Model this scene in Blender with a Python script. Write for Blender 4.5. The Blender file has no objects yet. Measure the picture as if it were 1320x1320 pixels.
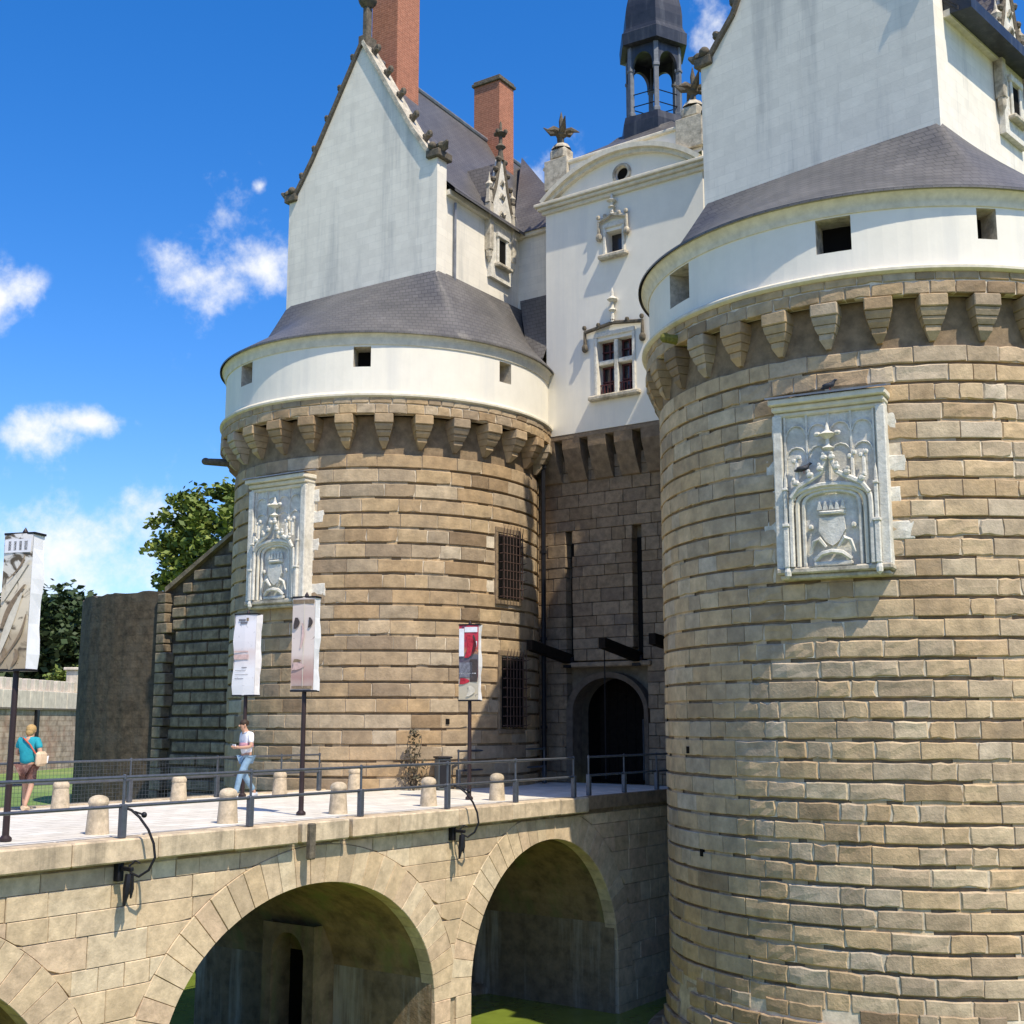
import bpy, math, random
from mathutils import Vector, Matrix
random.seed(11)
R = math.radians
S = bpy.context.scene
COL = S.collection
PI = math.pi
def sin(d): return math.sin(R(d))
def cos(d): return math.cos(R(d))

# ------------------------------------------------------------------ camera
cam = bpy.data.objects.new('camera', bpy.data.cameras.new('camera'))
COL.objects.link(cam)
cam.location = (0, 0, 1.7)
cam.rotation_euler = (R(90 + 9.58), 0, R(36))
cam.data.sensor_width = 36
cam.data.lens = 36 * 1600 / 1320
cam.data.clip_end = 3000
S.camera = cam
S.view_settings.view_transform = 'Standard'
S.view_settings.look = 'None'
S.view_settings.exposure = 0.22
S.view_settings.gamma = 1
S.view_settings.use_curve_mapping = False

# ------------------------------------------------------------------ light
SUN_AZ, SUN_EL = -17.5, 57.0          # azimuth measured from +X towards +Y
sd = Vector((cos(SUN_EL) * cos(SUN_AZ), cos(SUN_EL) * sin(SUN_AZ), sin(SUN_EL)))
sun = bpy.data.objects.new('sun', bpy.data.lights.new('sun', 'SUN'))
COL.objects.link(sun)
sun.location = sd * 60
sun.rotation_euler = sd.to_track_quat('Z', 'Y').to_euler()
sun.data.energy = 4.8
sun.data.angle = R(0.53)
sun.data.color = (1, 0.905, 0.735)

W = bpy.data.worlds.new('World')
S.world = W
W.use_nodes = True
nt = W.node_tree
nt.nodes.clear()
def wn(t, **k):
    n = nt.nodes.new(t)
    for a, b in k.items(): setattr(n, a, b)
    return n
wl = nt.links.new
out = wn('ShaderNodeOutputWorld'); bg = wn('ShaderNodeBackground')
sky = wn('ShaderNodeTexSky', sky_type='NISHITA', sun_disc=False, sun_elevation=R(SUN_EL), sun_rotation=R(90 - SUN_AZ), air_density=1.0, dust_density=0.6, ozone_density=2.0)
hs = wn('ShaderNodeHueSaturation'); hs.inputs['Saturation'].default_value = 1.42; hs.inputs['Value'].default_value = 1.0
wl(sky.outputs[0], hs.inputs['Color'])
tc = wn('ShaderNodeTexCoord')
nz = wn('ShaderNodeTexNoise'); nz.inputs['Scale'].default_value = 15; nz.inputs['Detail'].default_value = 7; nz.inputs['Roughness'].default_value = 0.6
wl(tc.outputs['Generated'], nz.inputs['Vector'])
# cumulus clouds: (direction, radius, stretch in height)
CLOUDS = [((-0.7027, 0.6132, 0.3608), 0.058, 0.80), ((-0.7188, 0.6119, 0.3300), 0.058, 0.90), ((-0.6953, 0.6294, 0.3471), 0.058, 0.90), ((-0.6817, 0.6103, 0.4036), 0.012, 1.00), ((-0.8185, 0.4858, 0.3067), 0.034, 1.00), ((-0.8081, 0.5779, 0.1140), 0.150, 1.50), ((-0.8312, 0.5478, 0.0950), 0.110, 1.40), ((-0.8261, 0.5232, 0.2094), 0.055, 2.20), ((-0.8010, 0.5552, 0.2241), 0.050, 3.50), ((-0.3741, 0.7739, 0.5110), 0.035, 1.00), ((-0.5210, 0.7480, 0.4112), 0.045, 0.90),
          ((.4, .86, .3), .12, 1.4), ((.8, .4, .35), .15, 1.3), ((-.5, -.75, .3), .16, 1.4), ((.3, -.9, .25), .13, 1.5), ((-.93, -.2, .3), .10, 1.5)]
acc = None
for c, r, st in CLOUDS:
    v = Vector(c).normalized()
    sb = wn('ShaderNodeVectorMath', operation='SUBTRACT'); sb.inputs[1].default_value = v
    wl(tc.outputs['Generated'], sb.inputs[0])
    ml = wn('ShaderNodeVectorMath', operation='MULTIPLY'); ml.inputs[1].default_value = (1, 1, st)
    wl(sb.outputs[0], ml.inputs[0])
    ln = wn('ShaderNodeVectorMath', operation='LENGTH'); wl(ml.outputs[0], ln.inputs[0])
    mr = wn('ShaderNodeMapRange'); mr.inputs['From Min'].default_value = r * 1.25; mr.inputs['From Max'].default_value = 0
    wl(ln.outputs['Value'], mr.inputs['Value'])
    if acc is None: acc = mr.outputs[0]
    else:
        mx = wn('ShaderNodeMath', operation='MAXIMUM'); wl(acc, mx.inputs[0]); wl(mr.outputs[0], mx.inputs[1]); acc = mx.outputs[0]
ad = wn('ShaderNodeMath', operation='MULTIPLY_ADD'); wl(nz.outputs[0], ad.inputs[0]); ad.inputs[1].default_value = 3.1; wl(acc, ad.inputs[2])
mk = wn('ShaderNodeMapRange', interpolation_type='SMOOTHSTEP'); wl(ad.outputs[0], mk.inputs['Value'])
mk.inputs['From Min'].default_value = 1.95; mk.inputs['From Max'].default_value = 2.8
gt = wn('ShaderNodeMath', operation='GREATER_THAN'); wl(acc, gt.inputs[0]); gt.inputs[1].default_value = 0.0
mm = wn('ShaderNodeMath', operation='MULTIPLY'); wl(mk.outputs[0], mm.inputs[0]); 
sm = wn('ShaderNodeMapRange'); wl(acc, sm.inputs['Value']); sm.inputs['From Max'].default_value = 0.25
wl(sm.outputs[0], mm.inputs[1])
mix = wn('ShaderNodeMix', data_type='RGBA'); wl(mm.outputs[0], mix.inputs['Factor']); tint = wn('ShaderNodeVectorMath', operation='MULTIPLY'); tint.inputs[1].default_value = (1.0, 1.0, 1.22); wl(hs.outputs[0], tint.inputs[0]); wl(tint.outputs[0], mix.inputs['A']); mix.inputs['B'].default_value = (5.9, 6.0, 6.15, 1)
wl(mix.outputs['Result'], bg.inputs['Color']); bg.inputs['Strength'].default_value = 0.15
wl(bg.outputs[0], out.inputs['Surface'])

# ------------------------------------------------------------------ materials
def mat(name, cols, rnd=None, rough=0.85, nscale=6, namt=0.35, bump=0.25, bscale=None, stain=None, stain_amt=0.5, stain_scale=0.5,
        streak=False, brick=None, metallic=0.0, spec=0.3, plan=False):
    m = bpy.data.materials.new(name); m.use_nodes = True
    t = m.node_tree; n = t.nodes; L = t.links.new
    b = n['Principled BSDF']; b.inputs['Roughness'].default_value = rough; b.inputs['Metallic'].default_value = metallic
    b.inputs['Specular IOR Level'].default_value = spec
    geo = n.new('ShaderNodeNewGeometry')
    if not isinstance(cols[0], (tuple, list)): cols = [cols]
    if rnd and len(cols) > 1:
        rp = n.new('ShaderNodeValToRGB'); rp.color_ramp.interpolation = 'CONSTANT' if rnd == 'hard' else 'LINEAR'
        e = rp.color_ramp.elements
        while len(e) < len(cols): e.new(0.5)
        for i, c in enumerate(cols): e[i].position = i / (len(cols) - 1); e[i].color = (*c, 1)
        if rnd == 'island': L(geo.outputs['Random Per Island'], rp.inputs[0])
        else: L(n.new('ShaderNodeObjectInfo').outputs['Random'], rp.inputs[0])
        c = rp.outputs[0]
    else:
        rg = n.new('ShaderNodeRGB'); rg.outputs[0].default_value = (*cols[0], 1); c = rg.outputs[0]
    def noise(scale, detail=5, vec=None, sc=None):
        nn = n.new('ShaderNodeTexNoise'); nn.inputs['Scale'].default_value = scale; nn.inputs['Detail'].default_value = detail; nn.inputs['Roughness'].default_value = 0.65
        v = geo.outputs['Position']
        if sc:
            mp = n.new('ShaderNodeVectorMath'); mp.operation = 'MULTIPLY'; mp.inputs[1].default_value = sc; L(v, mp.inputs[0]); v = mp.outputs[0]
        L(v, nn.inputs['Vector']); return nn.outputs[0]
    def mul(c, fac, lo, hi):
        mr = n.new('ShaderNodeMapRange'); mr.inputs['From Min'].default_value = 0.3; mr.inputs['From Max'].default_value = 0.7
        mr.inputs['To Min'].default_value = lo; mr.inputs['To Max'].default_value = hi; L(fac, mr.inputs['Value'])
        mx = n.new('ShaderNodeMix'); mx.data_type = 'RGBA'; mx.blend_type = 'MULTIPLY'; mx.inputs['Factor'].default_value = 1
        L(c, mx.inputs['A']); L(mr.outputs[0], mx.inputs['B']); return mx.outputs['Result']
    fine = noise(nscale)
    if namt: c = mul(c, fine, 1 - namt, 1 + namt * 0.6)
    if stain:
        f = noise(stain_scale * (3 if streak else 1), 6, sc=(1, 1, 0.09) if streak else None)
        mr = n.new('ShaderNodeMapRange'); mr.interpolation_type = 'SMOOTHSTEP'; mr.inputs['From Min'].default_value = 0.48; mr.inputs['From Max'].default_value = 0.68; mr.inputs['To Max'].default_value = stain_amt
        L(f, mr.inputs['Value'])
        mx = n.new('ShaderNodeMix'); mx.data_type = 'RGBA'; L(mr.outputs[0], mx.inputs['Factor']); L(c, mx.inputs['A']); mx.inputs['B'].default_value = (*stain, 1); c = mx.outputs['Result']
    bsrc = noise(bscale or nscale * 3, 6)
    if brick:
        bw, bh, ms, mcol, amt = brick
        sp = n.new('ShaderNodeSeparateXYZ'); L(geo.outputs['Position'], sp.inputs[0])
        a = n.new('ShaderNodeMath'); a.operation = 'ADD'; L(sp.outputs[0], a.inputs[0]); L(sp.outputs[1], a.inputs[1])
        cb = n.new('ShaderNodeCombineXYZ'); L(sp.outputs[1] if plan else a.outputs[0], cb.inputs[0]); L(sp.outputs[0] if plan else sp.outputs[2], cb.inputs[1])
        bt = n.new('ShaderNodeTexBrick'); bt.inputs['Scale'].default_value = 1; bt.inputs['Brick Width'].default_value = bw; bt.inputs['Row Height'].default_value = bh
        bt.inputs['Mortar Size'].default_value = ms; bt.inputs['Mortar Smooth'].default_value = 0.3; bt.inputs['Bias'].default_value = 0
        bt.inputs['Color1'].default_value = (0.86, 0.86, 0.86, 1); bt.inputs['Color2'].default_value = (1.06, 1.06, 1.06, 1); bt.inputs['Mortar'].default_value = (*mcol, 1)
        L(cb.outputs[0], bt.inputs['Vector'])
        mx = n.new('ShaderNodeMix'); mx.data_type = 'RGBA'; mx.blend_type = 'MULTIPLY'; mx.inputs['Factor'].default_value = amt
        L(c, mx.inputs['A']); L(bt.outputs[0], mx.inputs['B']); c = mx.outputs['Result']
    L(c, b.inputs['Base Color'])
    if bump:
        bp = n.new('ShaderNodeBump'); bp.inputs['Strength'].default_value = bump; bp.inputs['Distance'].default_value = 0.03
        L(bsrc, bp.inputs['Height']); L(bp.outputs[0], b.inputs['Normal'])
    return m

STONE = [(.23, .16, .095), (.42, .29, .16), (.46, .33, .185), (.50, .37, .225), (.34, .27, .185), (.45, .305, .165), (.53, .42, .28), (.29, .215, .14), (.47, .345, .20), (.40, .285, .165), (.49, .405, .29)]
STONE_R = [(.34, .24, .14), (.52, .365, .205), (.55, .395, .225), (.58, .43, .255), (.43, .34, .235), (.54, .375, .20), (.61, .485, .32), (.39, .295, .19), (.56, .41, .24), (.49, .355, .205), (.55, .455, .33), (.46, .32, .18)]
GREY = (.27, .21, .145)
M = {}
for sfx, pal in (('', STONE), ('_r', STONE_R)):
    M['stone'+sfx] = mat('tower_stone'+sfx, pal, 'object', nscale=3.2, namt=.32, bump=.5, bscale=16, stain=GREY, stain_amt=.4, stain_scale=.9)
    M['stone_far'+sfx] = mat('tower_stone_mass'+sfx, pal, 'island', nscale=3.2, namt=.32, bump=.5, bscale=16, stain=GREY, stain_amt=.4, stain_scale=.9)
M['joint'] = mat('recessed_joint_stone', (.25, .18, .11), nscale=4, namt=.4, bump=.4)
M['mortar'] = mat('lime_mortar', (.70, .60, .45), nscale=5, namt=.35, bump=.3, stain=GREY, stain_amt=.5)
M['bridge'] = mat('bridge_stone', [(.55, .41, .25), (.66, .52, .34), (.60, .45, .28), (.68, .56, .385), (.56, .42, .27), (.64, .505, .33), (.62, .45, .30), (.50, .385, .25)], 'object', nscale=5, namt=.3, bump=.4, stain=(.42, .32, .20), stain_amt=.5, stain_scale=.9)
M['bridge_core'] = mat('bridge_joint', (.40, .315, .205), nscale=6, bump=.3)
M['coping'] = mat('coping_stone', [(.54, .43, .29), (.63, .51, .35), (.57, .44, .29)], 'object', nscale=4, namt=.35, bump=.4, stain=(.17, .14, .10), stain_amt=.55, stain_scale=.8, streak=True)
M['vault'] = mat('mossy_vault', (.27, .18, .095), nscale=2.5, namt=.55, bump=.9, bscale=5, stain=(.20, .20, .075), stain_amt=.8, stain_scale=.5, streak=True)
M['pier'] = mat('weeping_pier_stone', (.24, .17, .10), nscale=3, namt=.5, bump=.7, bscale=8, stain=(.66, .60, .48), stain_amt=.6, stain_scale=.45, streak=True)
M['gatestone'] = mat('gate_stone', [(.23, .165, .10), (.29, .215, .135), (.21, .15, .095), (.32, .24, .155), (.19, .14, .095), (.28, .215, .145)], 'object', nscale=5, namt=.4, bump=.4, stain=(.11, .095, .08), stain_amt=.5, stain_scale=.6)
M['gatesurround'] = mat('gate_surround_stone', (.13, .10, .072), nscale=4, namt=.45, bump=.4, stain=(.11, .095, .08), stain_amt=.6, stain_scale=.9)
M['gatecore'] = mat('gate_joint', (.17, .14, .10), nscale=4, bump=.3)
M['white'] = mat('white_tuffeau', (.81, .755, .64), nscale=3, namt=.07, bump=.10, bscale=14, stain=(.46, .45, .41), stain_amt=.6, stain_scale=.45, streak=True, brick=(.52, .235, .009, (.80, .80, .79), .42))
M['white2'] = mat('white_band_plaster', (.80, .755, .65), nscale=2, namt=.05, bump=.06, bscale=12, stain=(.60, .59, .55), stain_amt=.45, stain_scale=.3, streak=True)
M['cream'] = mat('cream_moulding', (.70, .64, .51), nscale=5, namt=.18, bump=.15, stain=(.45, .41, .30), stain_amt=.4)
M['carved'] = mat('carved_white_stone', (.71, .675, .585), nscale=9, namt=.25, bump=.45, bscale=22, stain=(.40, .37, .29), stain_amt=.55, stain_scale=1.5)
M['mossy'] = mat('weathered_carving', (.15, .125, .09), nscale=9, namt=.5, bump=.5, stain=(.07, .065, .05), stain_amt=.7, stain_scale=3)
M['aged'] = mat('aged_limestone', (.55, .49, .38), nscale=7, namt=.4, bump=.4, stain=(.14, .12, .09), stain_amt=.7, stain_scale=2)
M['slate'] = mat('slate', (.122, .113, .105), rough=.46, nscale=1.1, namt=.22, bump=.25, bscale=26, spec=.5, brick=(.24, .14, .014, (.50, .50, .50), .9), stain=(.19, .175, .16), stain_amt=.5, stain_scale=.7)
M['lead'] = mat('lead_sheet', (.22, .23, .25), rough=.4, nscale=4, namt=.3, bump=.1, metallic=.3)
M['leadblack'] = mat('blackened_lead', (.024, .026, .031), rough=.42, nscale=4, namt=.4, bump=.1, spec=.5, stain=(.11, .115, .12), stain_amt=.4, stain_scale=1.6, streak=True)
M['timber_grey'] = mat('grey_painted_timber', (.17, .185, .20), rough=.6, nscale=6, namt=.3, bump=.1)
M['brickred'] = mat('red_brick', (.38, .15, .085), nscale=8, namt=.25, bump=.3, brick=(.23, .075, .012, (1.35, 1.7, 1.9), .7))
M['dark'] = mat('dark_interior', (.012, .011, .010), rough=.9, bump=0, namt=0, spec=.05)
M['wood_and_shade'] = mat('dark_tarred_timber_and_shade', (.014, .011, .009), rough=.85, nscale=8, namt=.4, bump=.3, spec=.08)
M['iron'] = mat('black_iron', (.022, .022, .026), rough=.5, nscale=9, namt=.3, bump=.1, metallic=.5)
M['rail'] = mat('grey_painted_iron', (.10, .11, .13), rough=.4, nscale=9, namt=.25, bump=.05, metallic=.4, spec=.5)
M['rust'] = mat('rusty_iron', (.085, .05, .038), rough=.8, nscale=12, namt=.5, bump=.2)
M['pole'] = mat('brown_painted_pole', (.035, .022, .022), rough=.45, nscale=6, namt=.2, bump=0)
M['deck'] = mat('pale_paving', (.70, .655, .57), nscale=2.5, namt=.15, bump=.2, stain=(.52, .46, .37), stain_amt=.5, brick=(.62, .34, .02, (.62, .6, .56), .8), plan=True)
M['bollard'] = mat('bollard_stone', [(.60, .49, .34), (.54, .44, .31)], 'object', nscale=9, namt=.35, bump=.4, stain=(.22, .18, .12), stain_amt=.5, stain_scale=2)
M['water'] = mat('green_moat_water', (.18, .235, .035), rough=.16, nscale=.9, namt=.3, bump=.05, bscale=3, spec=.35)
M['lawn'] = mat('lawn', (.16, .25, .06), nscale=.5, namt=.35, bump=.5, bscale=6, stain=(.26, .29, .10), stain_amt=.6, stain_scale=.12)
M['earth'] = mat('quay_gravel', (.36, .32, .26), nscale=1, bump=.2)
M['bastion'] = mat('shade_dark_masonry', (.095, .072, .048), nscale=3.2, namt=.6, bump=1.0, bscale=5, stain=(.10, .085, .065), stain_amt=.6, stain_scale=1.1, streak=False, brick=(.7, .3, .03, (.55, .55, .55), .35))  # dark base colour carries the left tower's shadow on the bastion
M['wingstone'] = mat('wing_wall_stone', [(.20, .155, .10), (.29, .225, .145), (.24, .185, .12), (.33, .255, .165)], 'object', nscale=4, namt=.5, bump=.6, stain=(.06, .05, .045), stain_amt=.6, stain_scale=.8)
M['rubble'] = mat('rubble_wall', (.42, .33, .25), nscale=1.6, namt=.5, bump=.6, bscale=3, stain=(.40, .20, .13), stain_amt=.45, stain_scale=.5, brick=(.8, .35, .04, (.7, .66, .6), .8))
M['limestone'] = mat('pale_limestone', (.66, .58, .48), nscale=2, namt=.25, bump=.2, stain=(.42, .36, .29), stain_amt=.5, stain_scale=.7, streak=True)
M['leaf'] = mat('plane_tree_leaves', [(.08, .12, .02), (.13, .18, .03), (.20, .23, .045), (.11, .15, .025)], 'island', rough=.6, namt=.1, bump=0)
M['leafdark'] = mat('holm_oak_leaves', [(.018, .035, .012), (.035, .06, .018), (.05, .075, .022), (.028, .05, .015)], 'island', rough=.6, namt=.1, bump=0)
M['drygrass'] = mat('dry_leaves', [(.12, .10, .06), (.07, .065, .04), (.18, .14, .09)], 'island', rough=.8, namt=.1, bump=0)
M['bark'] = mat('bark', (.09, .07, .05), nscale=6, bump=.6)
M['glass'] = mat('dark_window_glass', (.03, .028, .03), rough=.08, namt=.2, bump=0, spec=.6)
M['reddish'] = mat('dark_red_frame', (.10, .03, .03), rough=.5, bump=0)
M['skin'] = mat('skin', (.52, .30, .20), rough=.5, namt=.06, bump=0)
M['hair'] = mat('brown_hair', (.045, .028, .018), rough=.6, nscale=40, bump=.2)
M['straw'] = mat('fair_hair', (.46, .30, .12), rough=.8, nscale=30, bump=.2)
M['shirt'] = mat('white_shirt', (.80, .79, .82), rough=.8, nscale=12, namt=.08, bump=.2)
M['pinkband'] = mat('pink_band', (.75, .38, .42), rough=.8, bump=.1)
M['jeans'] = mat('light_blue_jeans', (.22, .34, .46), rough=.85, nscale=10, namt=.25, bump=.2)
M['teal'] = mat('teal_top', (.02, .30, .36), rough=.8, nscale=10, namt=.15, bump=.2)
M['shorts'] = mat('brown_patterned_shorts', (.16, .075, .06), rough=.85, nscale=16, namt=.6, bump=.1, stain=(.33, .22, .17), stain_amt=.6, stain_scale=9)
M['bag'] = mat('pale_leather_bag', (.66, .50, .33), rough=.6, nscale=9, namt=.1, bump=.1)
M['paper'] = mat('paper_sheet', (.80, .80, .80), namt=.05, bump=0)
M['redstrap'] = mat('red_strap', (.55, .12, .07), bump=0)
M['shoe'] = mat('shoe', (.45, .48, .52), bump=0)
M['white_cloth'] = mat('white_banner_cloth', (.80, .80, .82), rough=.6, nscale=5, namt=.08, bump=.05)
M['bird'] = mat('pigeon_grey', (.05, .052, .06), rough=.6, nscale=20, namt=.3, bump=0)
M['moss'] = mat('yellow_moss', (.20, .19, .04), nscale=18, namt=.5, bump=.6)
M['bluegrey'] = mat('grey_box_paint', (.12, .14, .14), rough=.5, nscale=6, namt=.15, bump=0)
M['bin'] = mat('bin_black', (.015, .015, .018), rough=.5, bump=0, namt=0)

def banner_mat(name, stops, dark, nscale=7, thr=.55):
    m = bpy.data.materials.new(name); m.use_nodes = True
    t = m.node_tree; n = t.nodes; L = t.links.new; b = n['Principled BSDF']; b.inputs['Roughness'].default_value = .55
    tcn = n.new('ShaderNodeTexCoord'); sp = n.new('ShaderNodeSeparateXYZ'); L(tcn.outputs['Object'], sp.inputs[0])
    nn = n.new('ShaderNodeTexNoise'); nn.inputs['Scale'].default_value = nscale; nn.inputs['Detail'].default_value = 3; nn.inputs['Distortion'].default_value = 1.5; L(tcn.outputs['Object'], nn.inputs[0])
    ad = n.new('ShaderNodeMath'); ad.operation = 'MULTIPLY_ADD'; L(nn.outputs[0], ad.inputs[0]); ad.inputs[1].default_value = .12; L(sp.outputs[2], ad.inputs[2])
    rp = n.new('ShaderNodeValToRGB'); e = rp.color_ramp.elements
    while len(e) < len(stops): e.new(.5)
    for i, (p, c) in enumerate(stops): e[i].position = p; e[i].color = (*c, 1)
    mr = n.new('ShaderNodeMapRange'); mr.inputs['From Min'].default_value = .06; mr.inputs['From Max'].default_value = 2.06; L(ad.outputs[0], mr.inputs[0]); L(mr.outputs[0], rp.inputs[0])
    mk = n.new('ShaderNodeMapRange'); mk.inputs['From Min'].default_value = thr; mk.inputs['From Max'].default_value = thr + .08; L(nn.outputs[0], mk.inputs[0])
    mx = n.new('ShaderNodeMix'); mx.data_type = 'RGBA'; L(mk.outputs[0], mx.inputs['Factor']); L(rp.outputs[0], mx.inputs['A']); mx.inputs['B'].default_value = (*dark, 1)
    L(mx.outputs['Result'], b.inputs['Base Color']); return m
BAN = [banner_mat('banner_print_beige', [(0, (.35, .28, .18)), (.25, (.45, .36, .24)), (.3, (.62, .53, .38)), (.6, (.66, .58, .44)), (.85, (.7, .68, .62)), (1, (.75, .73, .7))], (.10, .075, .045), 3.2, .54),
       banner_mat('banner_print_face', [(0, (.5, .42, .36)), (.12, (.42, .25, .22)), (.28, (.55, .42, .36)), (.34, (.66, .56, .50)), (.6, (.68, .58, .52)), (.85, (.6, .52, .46)), (1, (.40, .32, .28))], (.30, .22, .20), 6, .66),
       banner_mat('banner_print_red', [(0, (.55, .47, .33)), (.2, (.5, .45, .35)), (.26, (.16, .07, .07)), (.5, (.12, .12, .14)), (.54, (.52, .24, .10)), (.6, (.50, .03, .05)), (.85, (.48, .03, .06)), (.9, (.7, .7, .74)), (1, (.6, .58, .62))], (.07, .05, .09), 5, .60),
       banner_mat('banner_print_pale', [(0, (.70, .70, .70)), (.3, (.74, .73, .74)), (.5, (.70, .60, .57)), (.56, (.74, .70, .71)), (.85, (.76, .74, .77)), (1, (.5, .48, .5))], (.55, .54, .56), 7, .62)]

# ------------------------------------------------------------------ mesh helpers
class G:
    def __init__(s): s.v = []; s.f = []; s.m = []; s.mi = 0; s.X = None
    def vert(s, p):
        p = Vector(p)
        if s.X is not None: p = s.X @ p
        s.v.append(p); return len(s.v) - 1
    def face(s, ids): s.f.append(tuple(ids)); s.m.append(s.mi)
    def poly(s, pts): s.face([s.vert(p) for p in pts])
    def box(s, x0, x1, y0, y1, z0, z1, bev=0):
        if bev <= 0:
            i = [s.vert(p) for p in ((x0,y0,z0),(x1,y0,z0),(x1,y1,z0),(x0,y1,z0),(x0,y0,z1),(x1,y0,z1),(x1,y1,z1),(x0,y1,z1))]
            for q in ((0,3,2,1),(4,5,6,7),(0,1,5,4),(1,2,6,5),(2,3,7,6),(3,0,4,7)): s.face([i[k] for k in q])
            return
        b = min(bev, (x1-x0)*.45, (y1-y0)*.45, (z1-z0)*.45)
        lo = (x0, y0, z0); hi = (x1, y1, z1); idx = {}
        for sx in (0,1):
            for sy in (0,1):
                for sz in (0,1):
                    c = [(hi if k else lo)[a] for a, k in enumerate((sx,sy,sz))]
                    for ax in range(3):
                        p = list(c)
                        for a, k in enumerate((sx,sy,sz)):
                            if a != ax: p[a] += -b if k else b
                        idx[(sx,sy,sz,ax)] = s.vert(p)
        def q(*k): s.face([idx[a] for a in k])
        for ax in range(3):
            o = [a for a in range(3) if a != ax]
            for k in (0,1):
                def key(u, w):
                    r = [0,0,0]; r[ax] = k; r[o[0]] = u; r[o[1]] = w; return (*r, ax)
                c = [key(0,0), key(1,0), key(1,1), key(0,1)]
                flip = (k == 0) ^ (ax == 1)
                q(*(c[::-1] if flip else c))
        for ax in range(3):
            a1, a2 = [a for a in range(3) if a != ax]
            for k1 in (0,1):
                for k2 in (0,1):
                    r0 = [0,0,0]; r0[a1] = k1; r0[a2] = k2; r1 = list(r0); r1[ax] = 1
                    q((*r0,a1), (*r1,a1), (*r1,a2), (*r0,a2))
        for sx in (0,1):
            for sy in (0,1):
                for sz in (0,1): q((sx,sy,sz,0),(sx,sy,sz,1),(sx,sy,sz,2))
    def prism(s, pts, vec):
        vec = Vector(vec); a = [s.vert(p) for p in pts]; b = [s.vert(Vector(p) + vec) for p in pts]; n = len(a)
        s.face(a[::-1]); s.face(b)
        for i in range(n): j = (i+1) % n; s.face((a[i], a[j], b[j], b[i]))
    def lathe(s, prof, n=24, c=(0,0), a0=0, a1=360, closed=None, sx=1, sy=1):
        full = abs(a1 - a0 - 360) < 1e-6
        cols = n if full else n + 1; g = []
        for i in range(cols):
            a = R(a0 + (a1-a0)*i/n)
            g.append([s.vert((c[0] + r*math.cos(a)*sx, c[1] + r*math.sin(a)*sy, z)) for r, z in prof])
        for i in range(n):
            A = g[i]; B = g[(i+1) % cols]
            for k in range(len(prof)-1): s.face((A[k], B[k], B[k+1], A[k+1]))
    def tube(s, pts, r, n=8, rs=None, cap=True):
        pts = [Vector(p) for p in pts]; rings = []; N = len(pts)
        up = None
        for i, p in enumerate(pts):
            d = (pts[min(i+1,N-1)] - pts[max(i-1,0)]).normalized()
            if up is None: up = Vector((0,0,1)) if abs(d.z) < .9 else Vector((1,0,0))
            u = (up - d*up.dot(d)).normalized(); w = d.cross(u); up = u
            rr = rs[i] if rs else r
            rings.append([s.vert(p + (u*math.cos(2*PI*k/n) + w*math.sin(2*PI*k/n))*rr) for k in range(n)])
        for a, b in zip(rings, rings[1:]):
            for k in range(n): j = (k+1) % n; s.face((a[k], a[j], b[j], b[k]))
        if cap: s.face(rings[0][::-1]); s.face(rings[-1])
    def ball(s, c, rx, ry=None, rz=None, n=10, m=6):
        ry = ry or rx; rz = rz or rx; rows = []
        for j in range(m+1):
            t = PI*j/m
            rows.append([s.vert((c[0]+rx*math.sin(t)*math.cos(2*PI*k/n), c[1]+ry*math.sin(t)*math.sin(2*PI*k/n), c[2]+rz*math.cos(t))) for k in range(n)])
        for a, b in zip(rows, rows[1:]):
            for k in range(n): j = (k+1) % n; s.face((a[k], b[k], b[j], a[j]))
    def grid(s, P, flip=False):
        ids = [[s.vert(p) for p in row] for row in P]
        for i in range(len(ids)-1):
            for j in range(len(ids[0])-1):
                q = (ids[i][j], ids[i+1][j], ids[i+1][j+1], ids[i][j+1]); s.face(q[::-1] if flip else q)
    def me(s, name, mats, smooth=False):
        m = bpy.data.meshes.new(name); m.from_pydata([tuple(v) for v in s.v], [], s.f)
        for k in (mats if isinstance(mats, (list, tuple)) else [mats]): m.materials.append(M[k] if isinstance(k, str) else k)
        if max(s.m or [0]): m.polygons.foreach_set('material_index', s.m)
        if smooth:
            m.polygons.foreach_set('use_smooth', [True]*len(m.polygons))
            try: m.set_sharp_from_angle(angle=R(40))
            except Exception: pass
        m.update(); return m
def link(name, me, parent=None, loc=None, rot=None, label=None):
    o = bpy.data.objects.new(name, me); COL.objects.link(o)
    if parent: o.parent = parent
    if loc is not None: o.location = loc
    if rot is not None: o.rotation_euler = (0, 0, rot)
    if label: o['label'] = label
    return o
def part(name, g, mats, parent, smooth=False, loc=None, rot=None, label=None): return link(name, g.me(name, mats, smooth), parent, loc, rot, label)
def thing(name, label, cat, loc=(0,0,0), rz=0, group=None):
    o = bpy.data.objects.new(name, None); COL.objects.link(o); o.location = loc; o.rotation_euler = (0,0,rz); o.empty_display_size = .3
    o['label'] = label; o['category'] = cat
    if group: o['group'] = group
    return o
def struct(name, g, mats): o = part(name, g, mats, None); o['kind'] = 'structure'; return o
def copy_tree(o, parent=None):
    c = o.copy(); COL.objects.link(c); c.parent = parent
    for ch in list(o.children): copy_tree(ch, c)
    return c
def rel(root, p): return (p[0]-root.location.x, p[1]-root.location.y, p[2]-root.location.z)
def shifted(root):
    g = G(); g.X = Matrix.Translation(-root.location); return g
def frame(ox, oy, oz, ang):      # local x along 'ang' direction, local -y points to the viewer side (right-hand of x), z up
    return Matrix.Translation((ox, oy, oz)) @ Matrix.Rotation(R(ang), 4, 'Z')

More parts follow.
